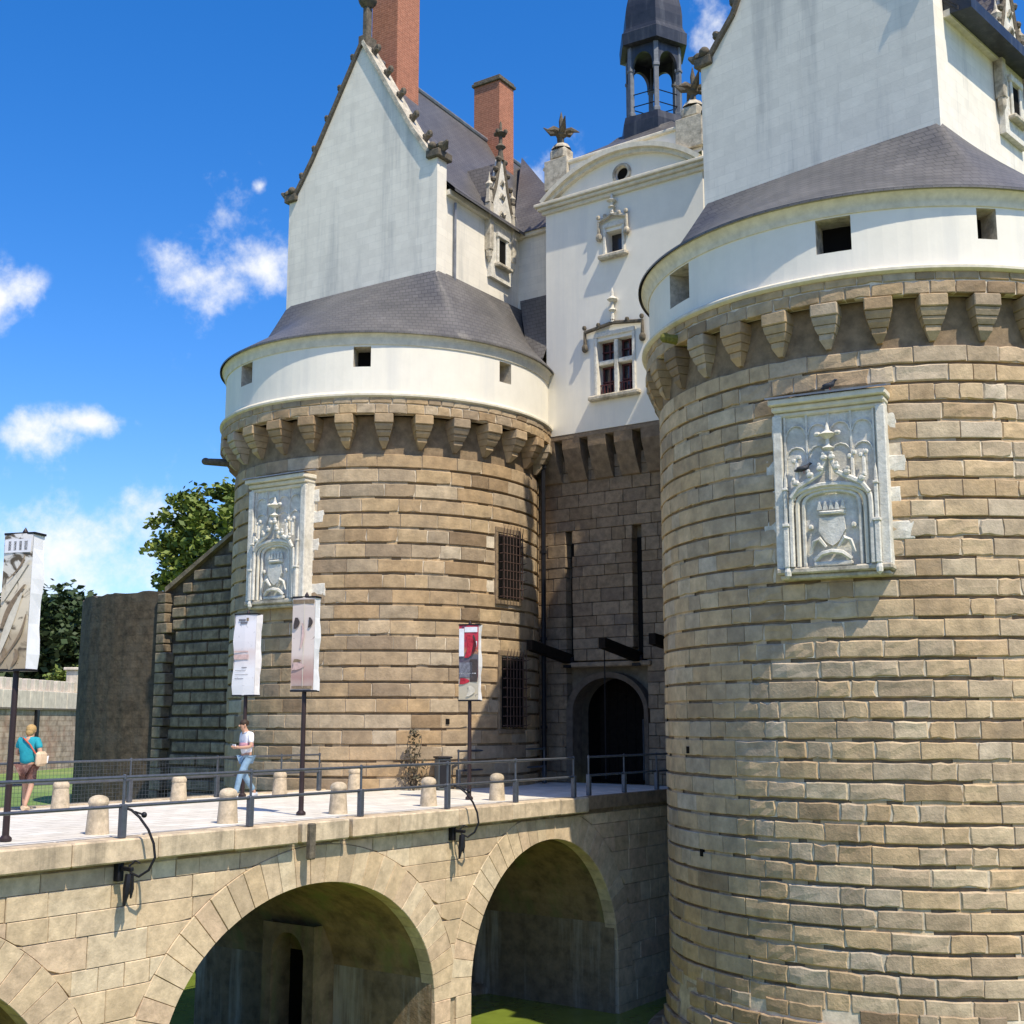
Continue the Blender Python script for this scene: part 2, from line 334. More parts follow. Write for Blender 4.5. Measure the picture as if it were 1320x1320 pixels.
# --- projected size, used only to pick which ~300 stones are single parts
def seen(p):
    d = Vector(p) - Vector((0,0,1.7)); f = Vector((-sin(36), cos(36), 0)); r = Vector((cos(36), sin(36), 0))
    zc = d.dot(f)*cos(9.58) + d.z*sin(9.58); yc = -d.dot(f)*sin(9.58) + d.z*cos(9.58); x = d.dot(r)
    if zc < 1: return 0, 9, 9
    return 1/zc, x/zc/.4125, yc/zc/.4125

# ------------------------------------------------------------------ setting: ground, water, lawn
g = G(); g.poly([(-900,-900,-5),(900,-900,-5),(900,900,-5),(-900,900,-5)]); struct('water', g, 'water')
g = G()
LZ = -1.5
for a in ([(-600,-300),(-34,-300),(-34,24),(-37,29.5),(-600,29.5)], [(-600,29.5),(-37,29.5),(-39,60),(-600,60)], [(-600,60),(600,60),(600,700),(-600,700)]):
    g.poly([(x,y,LZ) for x,y in a])
g.poly([(-34,-300,LZ),(-34,-300,-5.2),(-34,24,-5.2),(-34,24,LZ)]); g.poly([(-34,24,LZ),(-34,24,-5.2),(-37,29.5,-5.2),(-37,29.5,LZ)])
struct('lawn', g, 'lawn')
g = G(); g.box(-12, 60, -60, 2.5, -5.4, 0); struct('quay', g, 'earth')

# ------------------------------------------------------------------ round towers
def stone_mesh(name, Rr, ang, h, mat_, rough=0, depth=.14, proud=0.0):
    """one curved block centred on the +X axis of its own origin, which lies on the wall face"""
    g = G(); nu = 3; nv = 2 if rough else 1
    bev = .010 + .015*rough; hang = ang/2
    J = lambda k: random.uniform(-1, 1)*k
    A = [-hang + ang*i/nu for i in range(nu+1)]; Zs = [-h/2 + h*j/nv for j in range(nv+1)]
    def P(r, a, z): return (r*math.cos(a) - Rr, r*math.sin(a), z)
    per = [(A[i], Zs[0]) for i in range(nu+1)] + [(A[-1], Zs[j]) for j in range(1, nv+1)] + [(A[i], Zs[-1]) for i in range(nu-1, -1, -1)] + [(A[0], Zs[j]) for j in range(nv-1, 0, -1)]
    jit = [(J(.018*rough)/Rr, J(.018*rough)) for _ in per]
    for q in range(len(per)):
        if random.random() < .12: k_ = random.uniform(.01, .035); jit[q] = (jit[q][0] - math.copysign(k_, per[q][0])/Rr, jit[q][1] - math.copysign(k_, per[q][1]))
    back = [g.vert(P(Rr-depth, a, z)) for a, z in per]
    mid = [g.vert(P(Rr-bev+proud, a+j[0], z+j[1])) for (a, z), j in zip(per, jit)]
    ins = bev*1.1
    def inset(a, z, k): return (a*(1-ins*(.5 if rough < .3 else 1)/max(hang*Rr,.01)*k), z*(1-ins/(h/2)*k))
    fr = []
    for (a, z), j in zip(per, jit):
        a2, z2 = inset(a+j[0], z+j[1], 1); fr.append(g.vert(P(Rr+proud+J(.009*rough), a2, z2)))
    n = len(per)
    for i in range(n):
        j = (i+1) % n; g.face((back[i], back[j], mid[j], mid[i])); g.face((mid[i], mid[j], fr[j], fr[i]))
    if nv == 1:
        for i in range(nu): g.face((fr[i], fr[i+1], fr[2*nu-i], fr[2*nu+1-i]))
    else:
        c = [g.vert(P(Rr+proud+.005+J(.016*rough), A[i]*.95, J(.03))) for i in range(nu+1)]
        c[0] = fr[n-1]; c[nu] = fr[nu+1]
        top = [fr[nu+nv+ (nu-i)] for i in range(nu+1)]
        for i in range(nu): g.face((fr[i], fr[i+1], c[i+1], c[i])); g.face((c[i], c[i+1], top[i+1], top[i]))
    return g.me(name, mat_)

def round_tower(name, label, c, Rb, Ro, z0, ztop, pitch, sh, facing, ncorb, cphase, lens, seedv, skip, roughfn, sfx=''):
    random.seed(seedv)
    T = thing(name, label, 'tower', (c[0], c[1], z0))
    H0 = z0
    core = G(); core.lathe([(Rb-.062, 0), (Rb-.062, 9.7-H0), (Rb-.5, 9.7-H0), (Rb-.5, 10-H0)], 144); part('core', core, 'joint', T, True)
    cz = int((ztop-z0)/pitch)
    mort = G()
    variants = {}
    def variant(l, r):
        k = (l, r, random.randrange(4))
        if k not in variants: variants[k] = stone_mesh('stone', Rb, (l-(.012 if r < .3 else .024))/Rb, sh, 'stone'+sfx, r)
        return variants[k]
    allst = []
    for i in range(cz):
        zc = z0 + pitch*(i+.5)
        mort.lathe([(Rb-.11, zc-sh/2+.01-H0), (Rb-.024, zc-sh/2+.014-H0), (Rb-.024, zc+sh/2-.014-H0), (Rb-.11, zc+sh/2-.01-H0)], 120, a0=facing-118, a1=facing+118)
        a = facing - 112 + random.uniform(0, 6)
        while a < facing + 112:
            l = random.choice(lens); da = math.degrees(l/Rb); ac = a + da/2; a += da
            x, y = c[0] + Rb*cos(ac), c[1] + Rb*sin(ac)
            if skip(ac, zc): continue
            s, u, w = seen((x, y, zc))
            nrm = Vector((cos(ac), sin(ac), 0)); vd = (Vector((0,0,1.7)) - Vector((x,y,zc))).normalized()
            vis = nrm.dot(vd)
            score = vis*s*l if (vis > 0 and abs(u) < 1.04 and abs(w) < 1.04) else vis*.001 - .01
            allst.append((score, ac, zc, l))
    part('mortar', mort, 'mortar', T)
    allst.sort(reverse=True)
    # single parts for the largest in view, the rest one mass
    rest = G()
    for k, (s, ac, zc, l) in enumerate(allst):
        r = roughfn(ac, zc); me = variant(l, r)
        dr = random.uniform(-.006, .010)
        loc = ((Rb+dr)*cos(ac), (Rb+dr)*sin(ac), zc-H0)
        if k < 292: link('stone', me, T, loc, R(ac))
        else:
            mt = Matrix.Translation(loc) @ Matrix.Rotation(R(ac), 4, 'Z'); off = len(rest.v)
            rest.v += [mt @ v.co for v in me.vertices]; rest.f += [tuple(off+q for q in p.vertices) for p in me.polygons]; rest.m += [0]*len(me.polygons)
    o = part('stone_mass', rest, 'stone_far'+sfx, T); o['kind'] = 'stuff'
    # loose tiles and mortar bridging the recessed joints here and there
    fl = G()
    for i in range(cz):
        zc = z0 + pitch*i
        for _ in range(16):
            if random.random() < .6:
                a0 = facing + random.uniform(-112, 112); w = random.uniform(3, 13)
                fl.lathe([(Rb-.13, zc-.055-H0), (Rb-.03, zc-.06-H0), (Rb-.035, zc+.05-H0), (Rb-.13, zc+.05-H0)], 3, a0=a0, a1=a0+w)
    o = part('joint_filling', fl, 'stone_far'+sfx, T); o['kind'] = 'stuff'
    # corbels
    def corbel_mesh():
        g = G(); pr = Ro - Rb
        w = .56*(Rb/5)**.5
        w *= .9
        g.box(-.25, pr+.02, -w*.52, w*.52, 9.42-9, 9.665-9, .02)
        for zt, zb, p0, p1, w0, w1 in ((9.41, 9.26, pr*.93, pr*.80, w*.98, w*.86), (9.25, 9.10, pr*.72, pr*.55, w*.82, w*.64), (9.09, 8.82, pr*.46, .03, w*.56, w*.2)):
            a = [(-.25, w0/2, zt-9), (p0, w0/2, zt-9), (p0*.98, w0*.48, (zt*.6+zb*.4)-9), (p1, w1/2, zb-9), (-.25, w1/2, zb-9)]
            L_ = [g.vert((x, -y, z)) for x, y, z in a]; R_ = [g.vert((x, y, z)) for x, y, z in a]; n = len(a)
            g.face(L_); g.face(R_[::-1])
            for q in range(n): k = (q+1) % n; g.face((L_[q], R_[q], R_[k], L_[k]))
        return g.me('corbel', 'stone')
    cm = [corbel_mesh() for _ in range(1)][0]
    step = 360/ncorb
    for i in range(ncorb):
        a = cphase + i*step; d = (a - facing + 180) % 360 - 180
        if abs(d) < 112: link('corbel', cm, T, (Rb*cos(a), Rb*sin(a), 9-H0), R(a))
    # parapet: two rows of stones over the corbels
    pv = {}
    bk = G(); bk.lathe([(Ro-.25, 9.68-H0), (Ro-.03, 9.68-H0), (Ro-.03, 10.18-H0), (Ro-.25, 10.18-H0), (Ro-.25, 9.68-H0)], 120); part('parapet_core', bk, 'mortar', T)
    for zr, hh in ((9.80, .26), (10.05, .22)):
        a = facing - 110 + random.uniform(0, 8)
        while a < facing + 110:
            l = random.choice((.36, .48, .6)); da = math.degrees(l/Ro)
            k = (l, hh, random.randrange(2))
            if k not in pv: pv[k] = stone_mesh('parapet_stone', Ro, (l-.016)/Ro, hh-.016, 'stone', .3, .2)
            link('parapet_stone', pv[k], T, ((Ro+random.uniform(-.012,.012))*cos(a+da/2), (Ro)*sin(a+da/2), zr-H0), R(a+da/2)); a += da
    return T

def ring_wall(g, Rr, z0, z1, ops, depth, n=120):
    """cylindrical wall with real openings (a0,a1,za,zb); reveals and a back face, material 1 inside"""
    A = sorted(set([i*360/n for i in range(n)] + [x % 360 for o in ops for x in o[:2]])); A.append(A[0]+360)
    Zs = sorted(set([z0, z1] + [z for o in ops for z in o[2:4]]))
    P = lambda r, a, z: (r*cos(a), r*sin(a), z)
    for a, b in zip(A, A[1:]):
        mid = (a+b)/2
        for p, q in zip(Zs, Zs[1:]):
            zm = (p+q)/2; hole = False
            for o in ops:
                d = ((mid - o[0]) % 360)
                if d < (o[1]-o[0]) and o[2] < zm < o[3]: hole = True
            if hole: g.mi = 1; g.poly([P(Rr-depth,a,p), P(Rr-depth,b,p), P(Rr-depth,b,q), P(Rr-depth,a,q)]); g.mi = 0
            else: g.poly([P(Rr,a,p), P(Rr,b,p), P(Rr,b,q), P(Rr,a,q)])
    for a0, a1, za, zb in ops:
        g.mi = 2
        for i in range(4):
            p = a0 + (a1-a0)*i/4; q = a0 + (a1-a0)*(i+1)/4
            for z in (za, zb): g.poly([P(Rr,p,z), P(Rr,q,z), P(Rr-depth,q,z), P(Rr-depth,p,z)])
        for a in (a0, a1): g.poly([P(Rr,a,za), P(Rr,a,zb), P(Rr-depth,a,zb), P(Rr-depth,a,za)])
        g.mi = 0

def tower_top(T, c, Rw, Re, ze, ops, rect, zr, facing):
    H0 = T.location.z
    g = G(); ring_wall(g, Rw, 10.2-H0, ze-.3-H0, ops and [(a, b, p-H0, q-H0) for a, b, p, q in ops], .55)
    part('white_band', g, ['white2', 'dark', 'aged'], T, True)
    g = G(); g.lathe([(Rw-.3, 10.10-H0), (Re-.12, 10.10-H0), (Re-.06, 10.14-H0), (Re-.06, 10.19-H0), (Re-.12, 10.24-H0), (Rw+.02, 10.28-H0), (Rw-.1, 10.29-H0)], 144); part('string_course', g, 'cream', T, True)
    g = G(); g.lathe([(Rw-.15, ze-.33-H0), (Rw+.03, ze-.33-H0), (Rw+.05, ze-.26-H0), (Rw+.05, ze-.2-H0), (Re-.12, ze-.1-H0), (Re-.07, ze-.05-H0), (Re-.07, ze-.012-H0), (Rw-.2, ze-.01-H0)], 144); part('cornice', g, 'cream', T, True)
    # slate skirt roof from the round eaves up to the rectangular house
    rows = []; n = 180
    (rx, ry, rang, hw, dep) = rect     # front-left corner frame
    fr = frame(rx, ry, 0, rang).inverted()
    for k in range(n+1):
        a = 360*k/n; d = Vector((cos(a), sin(a), 0)); best = 0
        # radial hit on the rectangle [0,hw] x [0,dep] in its own frame
        o = fr @ Vector((c[0], c[1], 0)); dd = fr.to_3x3() @ d; ts = []
        for ax, lim in ((0, (0, hw)), (1, (0, dep))):
            for L in lim:
                if abs(dd[ax]) > 1e-6:
                    t = (L - o[ax])/dd[ax]
                    if t > 0:
                        q = o + dd*t; ot = 1-ax; mx = (hw, dep)[ot]
                        if -1e-4 <= q[ot] <= mx+1e-4: ts.append(t)
        ri = min(ts) if ts else 1.0
        row = []
        for t, dz in ((0, -.05), (0, 0), (.12, -.035), (.3, -.09), (.5, -.11), (.75, -.07), (1.0, 0)):
            r = Re + (min(ri, Re-.05) - .04 - Re)*t
            # keep the lines straight in plan
            row.append(((r+ .0)*d.x, r*d.y, ze + (zr-ze)*t + dz*min(1, (Re-ri)/1.2) - H0))
        rows.append(row)
    g = G(); g.grid(rows, True); part('skirt_roof', g, 'slate', T, True)

LT = (-24.48, 27.4); RT = (-9.43, 27.4)
def lskip(a, z): return (-98 < a < -76 and 4.95 < z < 8.0) or (-6.5 < a < 5 and 5.0 < z < 6.75) or (-4.5 < a < 7.5 and 1.6 < z < 3.35)
def rskip(a, z): return -92 < a < -72 and 4.6 < z < 7.7
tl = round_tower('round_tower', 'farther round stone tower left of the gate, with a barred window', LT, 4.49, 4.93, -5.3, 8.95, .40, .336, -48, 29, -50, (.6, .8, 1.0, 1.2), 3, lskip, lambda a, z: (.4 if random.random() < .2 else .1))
def rrough(a, z):
    if z < -3.2: return .5
    p = 1.0 if -106 < a < -62 and z < 5 else .30
    if a < -107: return 0
    return random.choice((.7, 1.0)) if random.random() < (.85 if p == 1 else .4) else 0.15
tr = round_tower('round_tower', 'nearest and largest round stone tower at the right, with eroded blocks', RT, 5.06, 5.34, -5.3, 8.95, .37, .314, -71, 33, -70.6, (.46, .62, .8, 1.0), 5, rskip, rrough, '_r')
HL = (-27.42, 25.8, 2.0, 5.86, 9.6); HR = (-12.87, 25.62, -8.4, 5.97, 8.5)
tower_top(tl, LT, 4.85, 5.05, 11.88, [(-59.9, -54.4, 10.95, 11.50), (-107.1, -99.8, 10.92, 11.52), (-10.2, -4.7, 10.92, 11.5)], HL, 14.45, -48)
tower_top(tr, RT, 5.25, 5.50, 11.76, [(-82.7, -75.3, 10.70, 11.40), (-49.5, -45.2, 10.78, 11.40), (-126.3, -117.3, 10.62, 11.40)], HR, 14.05, -71)
# water-level ledge and small fittings of the towers
for T, Rb in ((tl, 4.49), (tr, 5.06)):
    g = G(); H0 = T.location.z
    g.lathe([(Rb-.2, 0), (Rb+.55, 0), (Rb+.55, .42), (Rb+.45, .5), (Rb-.2, .62)], 96); part('base_ledge', g, 'pier', T)
g = G(); H0 = tr.location.z      # smoother battered foot of the right tower
g.lathe([(5.24, .4), (5.12, 1.0), (5.04, 2.1), (4.9, 2.14)], 120); part('battered_foot', g, 'mortar', tr)
random.seed(8)
fm = {}
for row in range(5):
    z = .62 + row*.3; Rr = 5.235 - row*.045; a = -150 + random.uniform(0, 5)
    while a < -20:
        l = random.choice((.34, .5, .66)); da = math.degrees(l/Rr)
        if random.random() < .88:
            k = (l, row)
            if k not in fm: fm[k] = stone_mesh('foot_stone', Rr, (l-.03)/Rr, .25, 'stone', .4, .1, .035)
            link('foot_stone', fm[k], tr, (Rr*cos(a+da/2), Rr*sin(a+da/2), z), R(a+da/2))
        a += da
def spout(T, c, a, z, r0, r1, m_, lab):
    g = G(); g.X = Matrix.Rotation(R(a), 4, 'Z'); zz = z - T.location.z
    g.tube([(r0-.2, 0, zz), (r0+.2, 0, zz+.01), (r1, 0, zz+.02)], .1, 8, [.13, .12, .10]); g.ball((r1, 0, zz+.03), .12, .1, .11)
    part('spout', g, m_, T, True, label=lab)
spout(tl, LT, -132, 9.15, 4.5, 5.35, 'mossy', 'dark stone waterspout sticking out of the shaded side')
spout(tr, RT, -122, 9.78, 5.0, 5.6, 'moss', 'waterspout overgrown with yellow moss')
for T, a, z, Rb in ((tl, -27.1, 1.7, 4.49), (tr, -126.5, 1.12, 5.06), (tr, -121, -.9, 5.06)):
    g = G(); g.X = Matrix.Rotation(R(a), 4, 'Z'); zz = z - T.location.z; g.box(Rb-.06, Rb+.02, -.05, .05, zz-.07, zz+.07); part('weep_hole', g, 'dark', T)

# barred window of the left tower (projecting cage on the sunlit flank)
def barred_window(T, ang, z0, z1, w, Rb):
    H0 = T.location.z; X = Matrix.Rotation(R(ang), 4, 'Z') @ Matrix.Translation((Rb, 0, -H0))
    g = G(); g.X = X; g.box(-.10, .035, -w/2-.05, w/2+.05, z0, z1); w_ = part('barred_window', g, 'dark', T)
    fg = G(); fg.X = X
    for y in (-w/2-.1, w/2+.1): fg.box(-.2, .012, y-.05, y+.05, z0-.05, z1+.05, .01)
    fg.box(-.2, .012, -w/2-.15, w/2+.15, z1+.05, z1+.2, .01); fg.box(-.2, .03, -w/2-.15, w/2+.15, z0-.17, z0-.05, .01); part('frame', fg, 'joint', w_)
    b = G(); b.X = X
    n = 7
    for i in range(n):
        y = -w/2 + w*i/(n-1); b.tube([(.16, y, z0-.02), (.16, y, z1+.04), (.20, y, z1+.24)], .016, 5, [.016, .016, .004])
    for i in range(8):
        z = z0 + .04 + (z1-z0-.1)*i/7
        b.tube([(-.05, -w/2-.03, z), (.165, -w/2-.02, z), (.165, w/2+.02, z), (-.05, w/2+.03, z)], .014, 5)
        for y in (-w/2-.03, w/2+.03): b.tube([(.16, y, z), (.2, y+math.copysign(.14, y), z+.05)], .012, 4, [.012, .003])
    part('iron_grille', b, 'rust', w_, label='rusty iron bars bristling with spikes')
barred_window(tl, -.5, 5.0, 6.75, .86, 4.49)
barred_window(tl, 1.5, 1.55, 3.4, .9, 4.49)

# ------------------------------------------------------------------ carved heraldic panels
def carved_panel(T, ang, z0, z1, w, Rb, label):
    X = Matrix.Rotation(R(ang), 4, 'Z') @ Matrix.Translation((Rb+.15, 0, -T.location.z)) @ Matrix.Rotation(R(90), 4, 'Z')   # local x = tangent (to viewer's right), -y = outwards
    def N(): g = G(); g.X = X; return g
    hw = w/2; h = z1-z0
    g = N(); g.box(-hw, hw, 0, .5, z0, z1); P = part('carved_panel', g, 'carved', T, label=label)
    g = N(); g.box(-hw-.06, hw+.06, -.24, .3, z1-.02, z1+.10, .02); g.box(-hw-.02, hw+.02, -.14, .3, z1-.14, z1-.022, .03); g.box(-hw+.02, hw-.02, -.07, .3, z1-.24, z1-.142, .03); part('cornice', g, 'cream', P)
    g = N(); g.prism([(-hw-.1,-.28,z1+.102),(hw+.1,-.28,z1+.102),(hw+.1,.2,z1+.23),(-hw-.1,.2,z1+.23)], (0,0,.035)); part('lead_flashing', g, 'lead', P)
    g = N(); g.box(-hw-.03, hw+.03, -.14, .3, z0-.10, z0+.02, .03); g.box(-hw+.03, hw-.03, -.06, .3, z0-.2, z0-.10, .03); part('ledge', g, 'aged', P)
    # side frame shafts
    for s in (-1, 1):
        g = N(); x = s*(hw-.07); g.box(x-.09, x+.09, -.10, .02, z0, z1-.2, .02); part('border', g, 'carved', P)
        g = N(); x = s*(hw-.20)
        g.box(x-.05, x+.05, -.19, .02, z0+.02, z0+.5*h*.5, .015); g.box(x-.065, x+.065, -.21, .02, z0+.25*h, z0+.25*h+.06, .01)
        g.box(x-.035, x+.035, -.16, .02, z0+.25*h+.06, z0+.47*h, .012); g.box(x-.05, x+.05, -.18, .02, z0+.47*h, z0+.47*h+.05, .01)
        g.lathe([(.04, z0+.47*h+.05), (.03, z0+.55*h), (.0, z0+.60*h)], 6, (x, -.08)); g.lathe([(0, z0-.20),(.06, z0-.14),(.07, z0-.06),(.05,z0+.02)], 8, (x, -.13))
        part('pinnacle', g, 'carved', P)
    # basket arch: nested mouldings
    aw = hw-.30; zs = z0 + .36*h; rise = .13*h
    def arch(k, w_): return [(-w_, z0+.03)] + [(-w_*math.cos(PI*i/16), zs + (rise - (aw-w_)*.55)*math.sin(PI*i/16)**.62) for i in range(17)] + [(w_, z0+.03)]
    for k, (ww, y, r) in enumerate(((aw, -.15, .05), (aw-.11, -.105, .045), (aw-.22, -.075, .04))):
        g = N(); g.tube([(x, y+.02, z) for x, z in arch(k, ww)], r, 6); part('arch_moulding', g, 'carved' if k != 1 else 'cream', P, True)
    # studs between mouldings
    g = N()
    for x, z in arch(0, aw-.055)[::1]: g.ball((x, -.06, z), .026, n=6, m=4)
    for s in (-1, 1):
        for i in range(8): g.ball((s*(aw-.055), -.06, z0+.12+i*.14), .024, n=6, m=4)
    part('bead', g, 'aged', P, True)
    # ogee with crockets and finial
    za = zs + rise
    og = [(-aw*.98, za-.22), (-aw*.80, za-.03), (-aw*.45, za+.11), (-aw*.2, za+.22), (-.07, za+.42), (-.025, za+.62)]
    for s in (-1, 1):
        g = N(); g.tube([(s*x, -.17, z) for x, z in og], .05, 6, [.045,.055,.055,.05,.045,.035])
        for x, z in og[1:5]:
            g.ball((s*x*1.03, -.21, z+.08), .075, .06, .06, 6, 4); g.ball((s*x*1.1, -.22, z+.15), .04, n=6, m=4)
        part('ogee_gable', g, 'carved', P, True)
    g = N(); g.lathe([(.03, za+.5), (.05, za+.62), (.13, za+.68), (.04, za+.74), (.035, za+.86), (.17, za+.95), (.05, za+1.02), (.03, za+1.12), (0, za+1.2)], 8, (0, -.15))
    for s in (-1, 1): g.ball((s*.19, -.16, za+.97), .07, .06, .05, 6, 4)
    part('finial', g, 'carved', P, True)
    for x in (.42*hw, .62*hw, -.58*hw):
        g = N(); g.tube([(x, -.12, za+.1), (x, -.12, za+.45), (x, -.1, za+.62)], .035, 6, [.045,.035,.012]); g.ball((x-.05, -.13, za+.5), .05, n=6, m=4); g.ball((x+.05, -.13, za+.56), .05, n=6, m=4); part('crocket_shaft', g, 'carved', P, True)
    # blind tracery of the upper field
    g = N()
    for i in range(5):
        x = -hw*.8 + i*hw*.4; g.box(x-.018, x+.018, -.045, .01, za+.1, z1-.24)
    for i in range(4):
        x = -hw*.6 + i*hw*.4
        for zz in (z1-.62, z1-1.05): g.tube([(x+.19*math.cos(PI*k/6), -.02, zz+.2*math.sin(PI*k/6)) for k in range(7)], .018, 5)
    part('tracery', g, 'carved', P)
    # crown, shield and scroll
    zc = z0 + .33*h
    g = N(); g.tube([(.24*cos(180+t*18), -.03 - .07*sin(t*18), zc - .03*sin(t*18)) for t in range(11)], .035, 6)
    for i in range(5):
        x = -.22 + i*.11; g.prism([(x-.05,-.04,zc+.03),(x+.05,-.04,zc+.03),(x+.015,-.05,zc+.17),(x-.015,-.05,zc+.17)], (0,-.05,0)); g.ball((x,-.07,zc+.18), .03, n=6, m=4)
    g.box(-.25, .25, -.08, .02, zc-.07, zc+.03, .02); part('crown', g, 'carved', P, True)
    g = N(); g.prism([(-.23,0,zc-.12),(.23,0,zc-.12),(.25,0,zc-.36),(.12,0,zc-.58),(0,0,zc-.66),(-.12,0,zc-.58),(-.25,0,zc-.36)], (0,-.09,0)); part('shield', g, 'carved', P)
    g = N()
    for s in (-1, 1):
        g.tube([(s*.12,-.10,zc-.68),(s*.24,-.12,zc-.52),(s*.34,-.11,zc-.58),(s*.42,-.1,zc-.80)], .04, 6, [.03,.05,.045,.02]); g.ball((s*.40,-.06,zc-.28), .055, n=6, m=4)
    g.tube([(-.34,-.07,zc-.92),(-.18,-.13,zc-.80),(0,-.14,zc-.77),(.18,-.13,zc-.80),(.34,-.07,zc-.92)], .05, 6); g.box(-.36,.36,-.12,.01,zc-1.03,zc-.95,.02); g.box(-.44,.44,-.14,.01,z0+.02,zc-1.04,.02)
    part('ribbon', g, 'carved', P, True)
    random.seed(int(z0*100))
    for s in (-1, 1):
        for zz, ww in ((z0+random.uniform(.2,.9), .32), (z0+random.uniform(1.25,1.5), .10), (z0+random.uniform(1.9,2.3), .22), (z0+2.75, .08)):
            da = math.degrees((hw+ww/2)/Rb)*s
            m_ = stone_mesh('white_block', Rb, (ww+.16)/Rb, .34, 'carved', .5, .1, .006)
            link('white_block', m_, P, (Rb*cos(ang+da), Rb*sin(ang+da), zz-T.location.z), R(ang+da))
    return P
carved_panel(tr, -81.8, 4.55, 7.75, 2.10, 5.06, 'white carved coat of arms, its frame catching the sun')
carved_panel(tl, -87.0, 4.85, 8.05, 2.02, 4.49, 'white carved coat of arms mostly in shade')

# ------------------------------------------------------------------ gabled houses on the towers
def crocket_mesh():
    g = G(); g.tube([(0,0,0),(.05,0,.1),(.16,0,.17),(.24,0,.12)], .07, 6, [.06,.08,.085,.05]); g.ball((.2,0,.2), .085, n=6, m=4); g.ball((.06,.05,.16), .06, n=6, m=4); g.ball((.06,-.05,.16), .06, n=6, m=4)
    return g.me('crocket', 'mossy', True)
CRO = crocket_mesh()
def finial_star(g, x, y, z, s=1.0):
    g.lathe([(.09*s, z), (.07*s, z+.25*s), (.16*s, z+.32*s), (.17*s, z+.42*s), (.06*s, z+.52*s), (.07*s, z+.75*s), (.02*s, z+.98*s), (0, z+1.05*s)], 8, (x, y))
    for k in range(6):
        a = 60*k+15; dx, dy = cos(a)*s, sin(a)*s
        g.tube([(x, y, z+.42*s), (x+dx*.28, y+dy*.28, z+.45*s), (x+dx*.52, y+dy*.52, z+(.66 if k % 2 else .34)*s)], .07, 6, [.09*s, .085*s, .012*s])
def dormer(Hs, X, y0, zsill, w, zeave, label):
    """stone dormer flush with the long wall; local x runs out of the wall, local y along it"""
    def N(): g = G(); g.X = X; return g
    hw = w/2
    g = N(); zt = zeave
    g.prism([(0,y0-hw,zsill-.5),(0,y0+hw,zsill-.5),(0,y0+hw,zt+.5),(0,y0+.12,zt+2.1),(0,y0-.12,zt+2.1),(0,y0-hw,zt+.5)], (.14,0,0))
    g.box(-1.2, .0, y0-hw+.03, y0+hw-.03, zsill-.2, zt+.45)
    D = part('dormer', g, 'carved', Hs, label=label)
    g = N(); g.box(.02, .15, y0-.2, y0+.2, zsill+.02, zsill+.82); part('window', g, 'dark', D)
    g = N(); g.box(.14, .2, y0-.3, y0-.2, zsill, zsill+.95, .02); g.box(.14, .2, y0+.2, y0+.3, zsill, zsill+.95, .02); g.box(.14, .24, y0-.34, y0+.34, zsill+.85, zsill+1.0, .02); part('frame', g, 'carved', D)
    g = N(); g.box(.12, .32, y0-.42, y0+.42, zsill-.12, zsill, .03); part('sill', g, 'aged', D)
    for s in (-1, 1):
        g = N(); g.tube([(.12,y0+s*(hw-.02),zt+.45),(.12,y0+s*hw*.55,zt+1.1),(.12,y0+s*.1,zt+2.1)], .08, 6)
        for t in (.15, .4, .65, .9):
            y = y0+s*(hw*(1-t)+.05); z = zt+.5+1.6*t; g.ball((.14,y+s*.08,z+.1), .1, .11, .09, 6, 4)
        part('raking_coping', g, 'mossy', D, True)
        g = N(); y = y0+s*(hw+.05); g.box(.0,.22,y-.1,y+.1,zsill+.3,zt+.4,.02); g.lathe([(.14,zt+.4),(.12,zt+.55),(.09,zt+.9),(.14,zt+1.0),(.05,zt+1.12),(0,zt+1.45)], 6, (.11,y)); g.lathe([(.0,zsill-.1),(.1,zsill+.1),(.11,zsill+.3)], 6, (.11,y)); part('pinnacle', g, 'aged', D)
    g = N(); g.lathe([(.11,zt+2.05),(.07,zt+2.4),(.17,zt+2.5),(.06,zt+2.62),(.06,zt+2.85),(.2,zt+2.95),(.05,zt+3.05),(.04,zt+3.3),(0,zt+3.4)], 8, (.1,y0))
    for k in range(4): g.ball((.1+.18*cos(90*k),y0+.18*sin(90*k),zt+2.98), .08, n=6, m=4)
    part('finial', g, 'mossy', D, True)
    for zz, r in ((zt+.15, .16), (zt+.75, .12), (zt+1.2, .07)):
        g = N(); g.tube([(.14,y0-r,zz),(.2,y0-r*.6,zz+.14),(.2,y0,zz+.06),(.2,y0+r*.6,zz+.14),(.14,y0+r,zz)], .05, 6, [.03,.05,.05,.05,.03]); part('carving', g, 'aged', D, True)
    for s in (-1, 1):
        g = N(); g.prism([(-1.3,y0+s*hw*.98,zt+.45),(.03,y0+s*hw*.98,zt+.45),(.03,y0,zt+1.95),(-2.0,y0,zt+1.95)], (0,0,.05)); part('dormer_roof', g, 'slate', D)

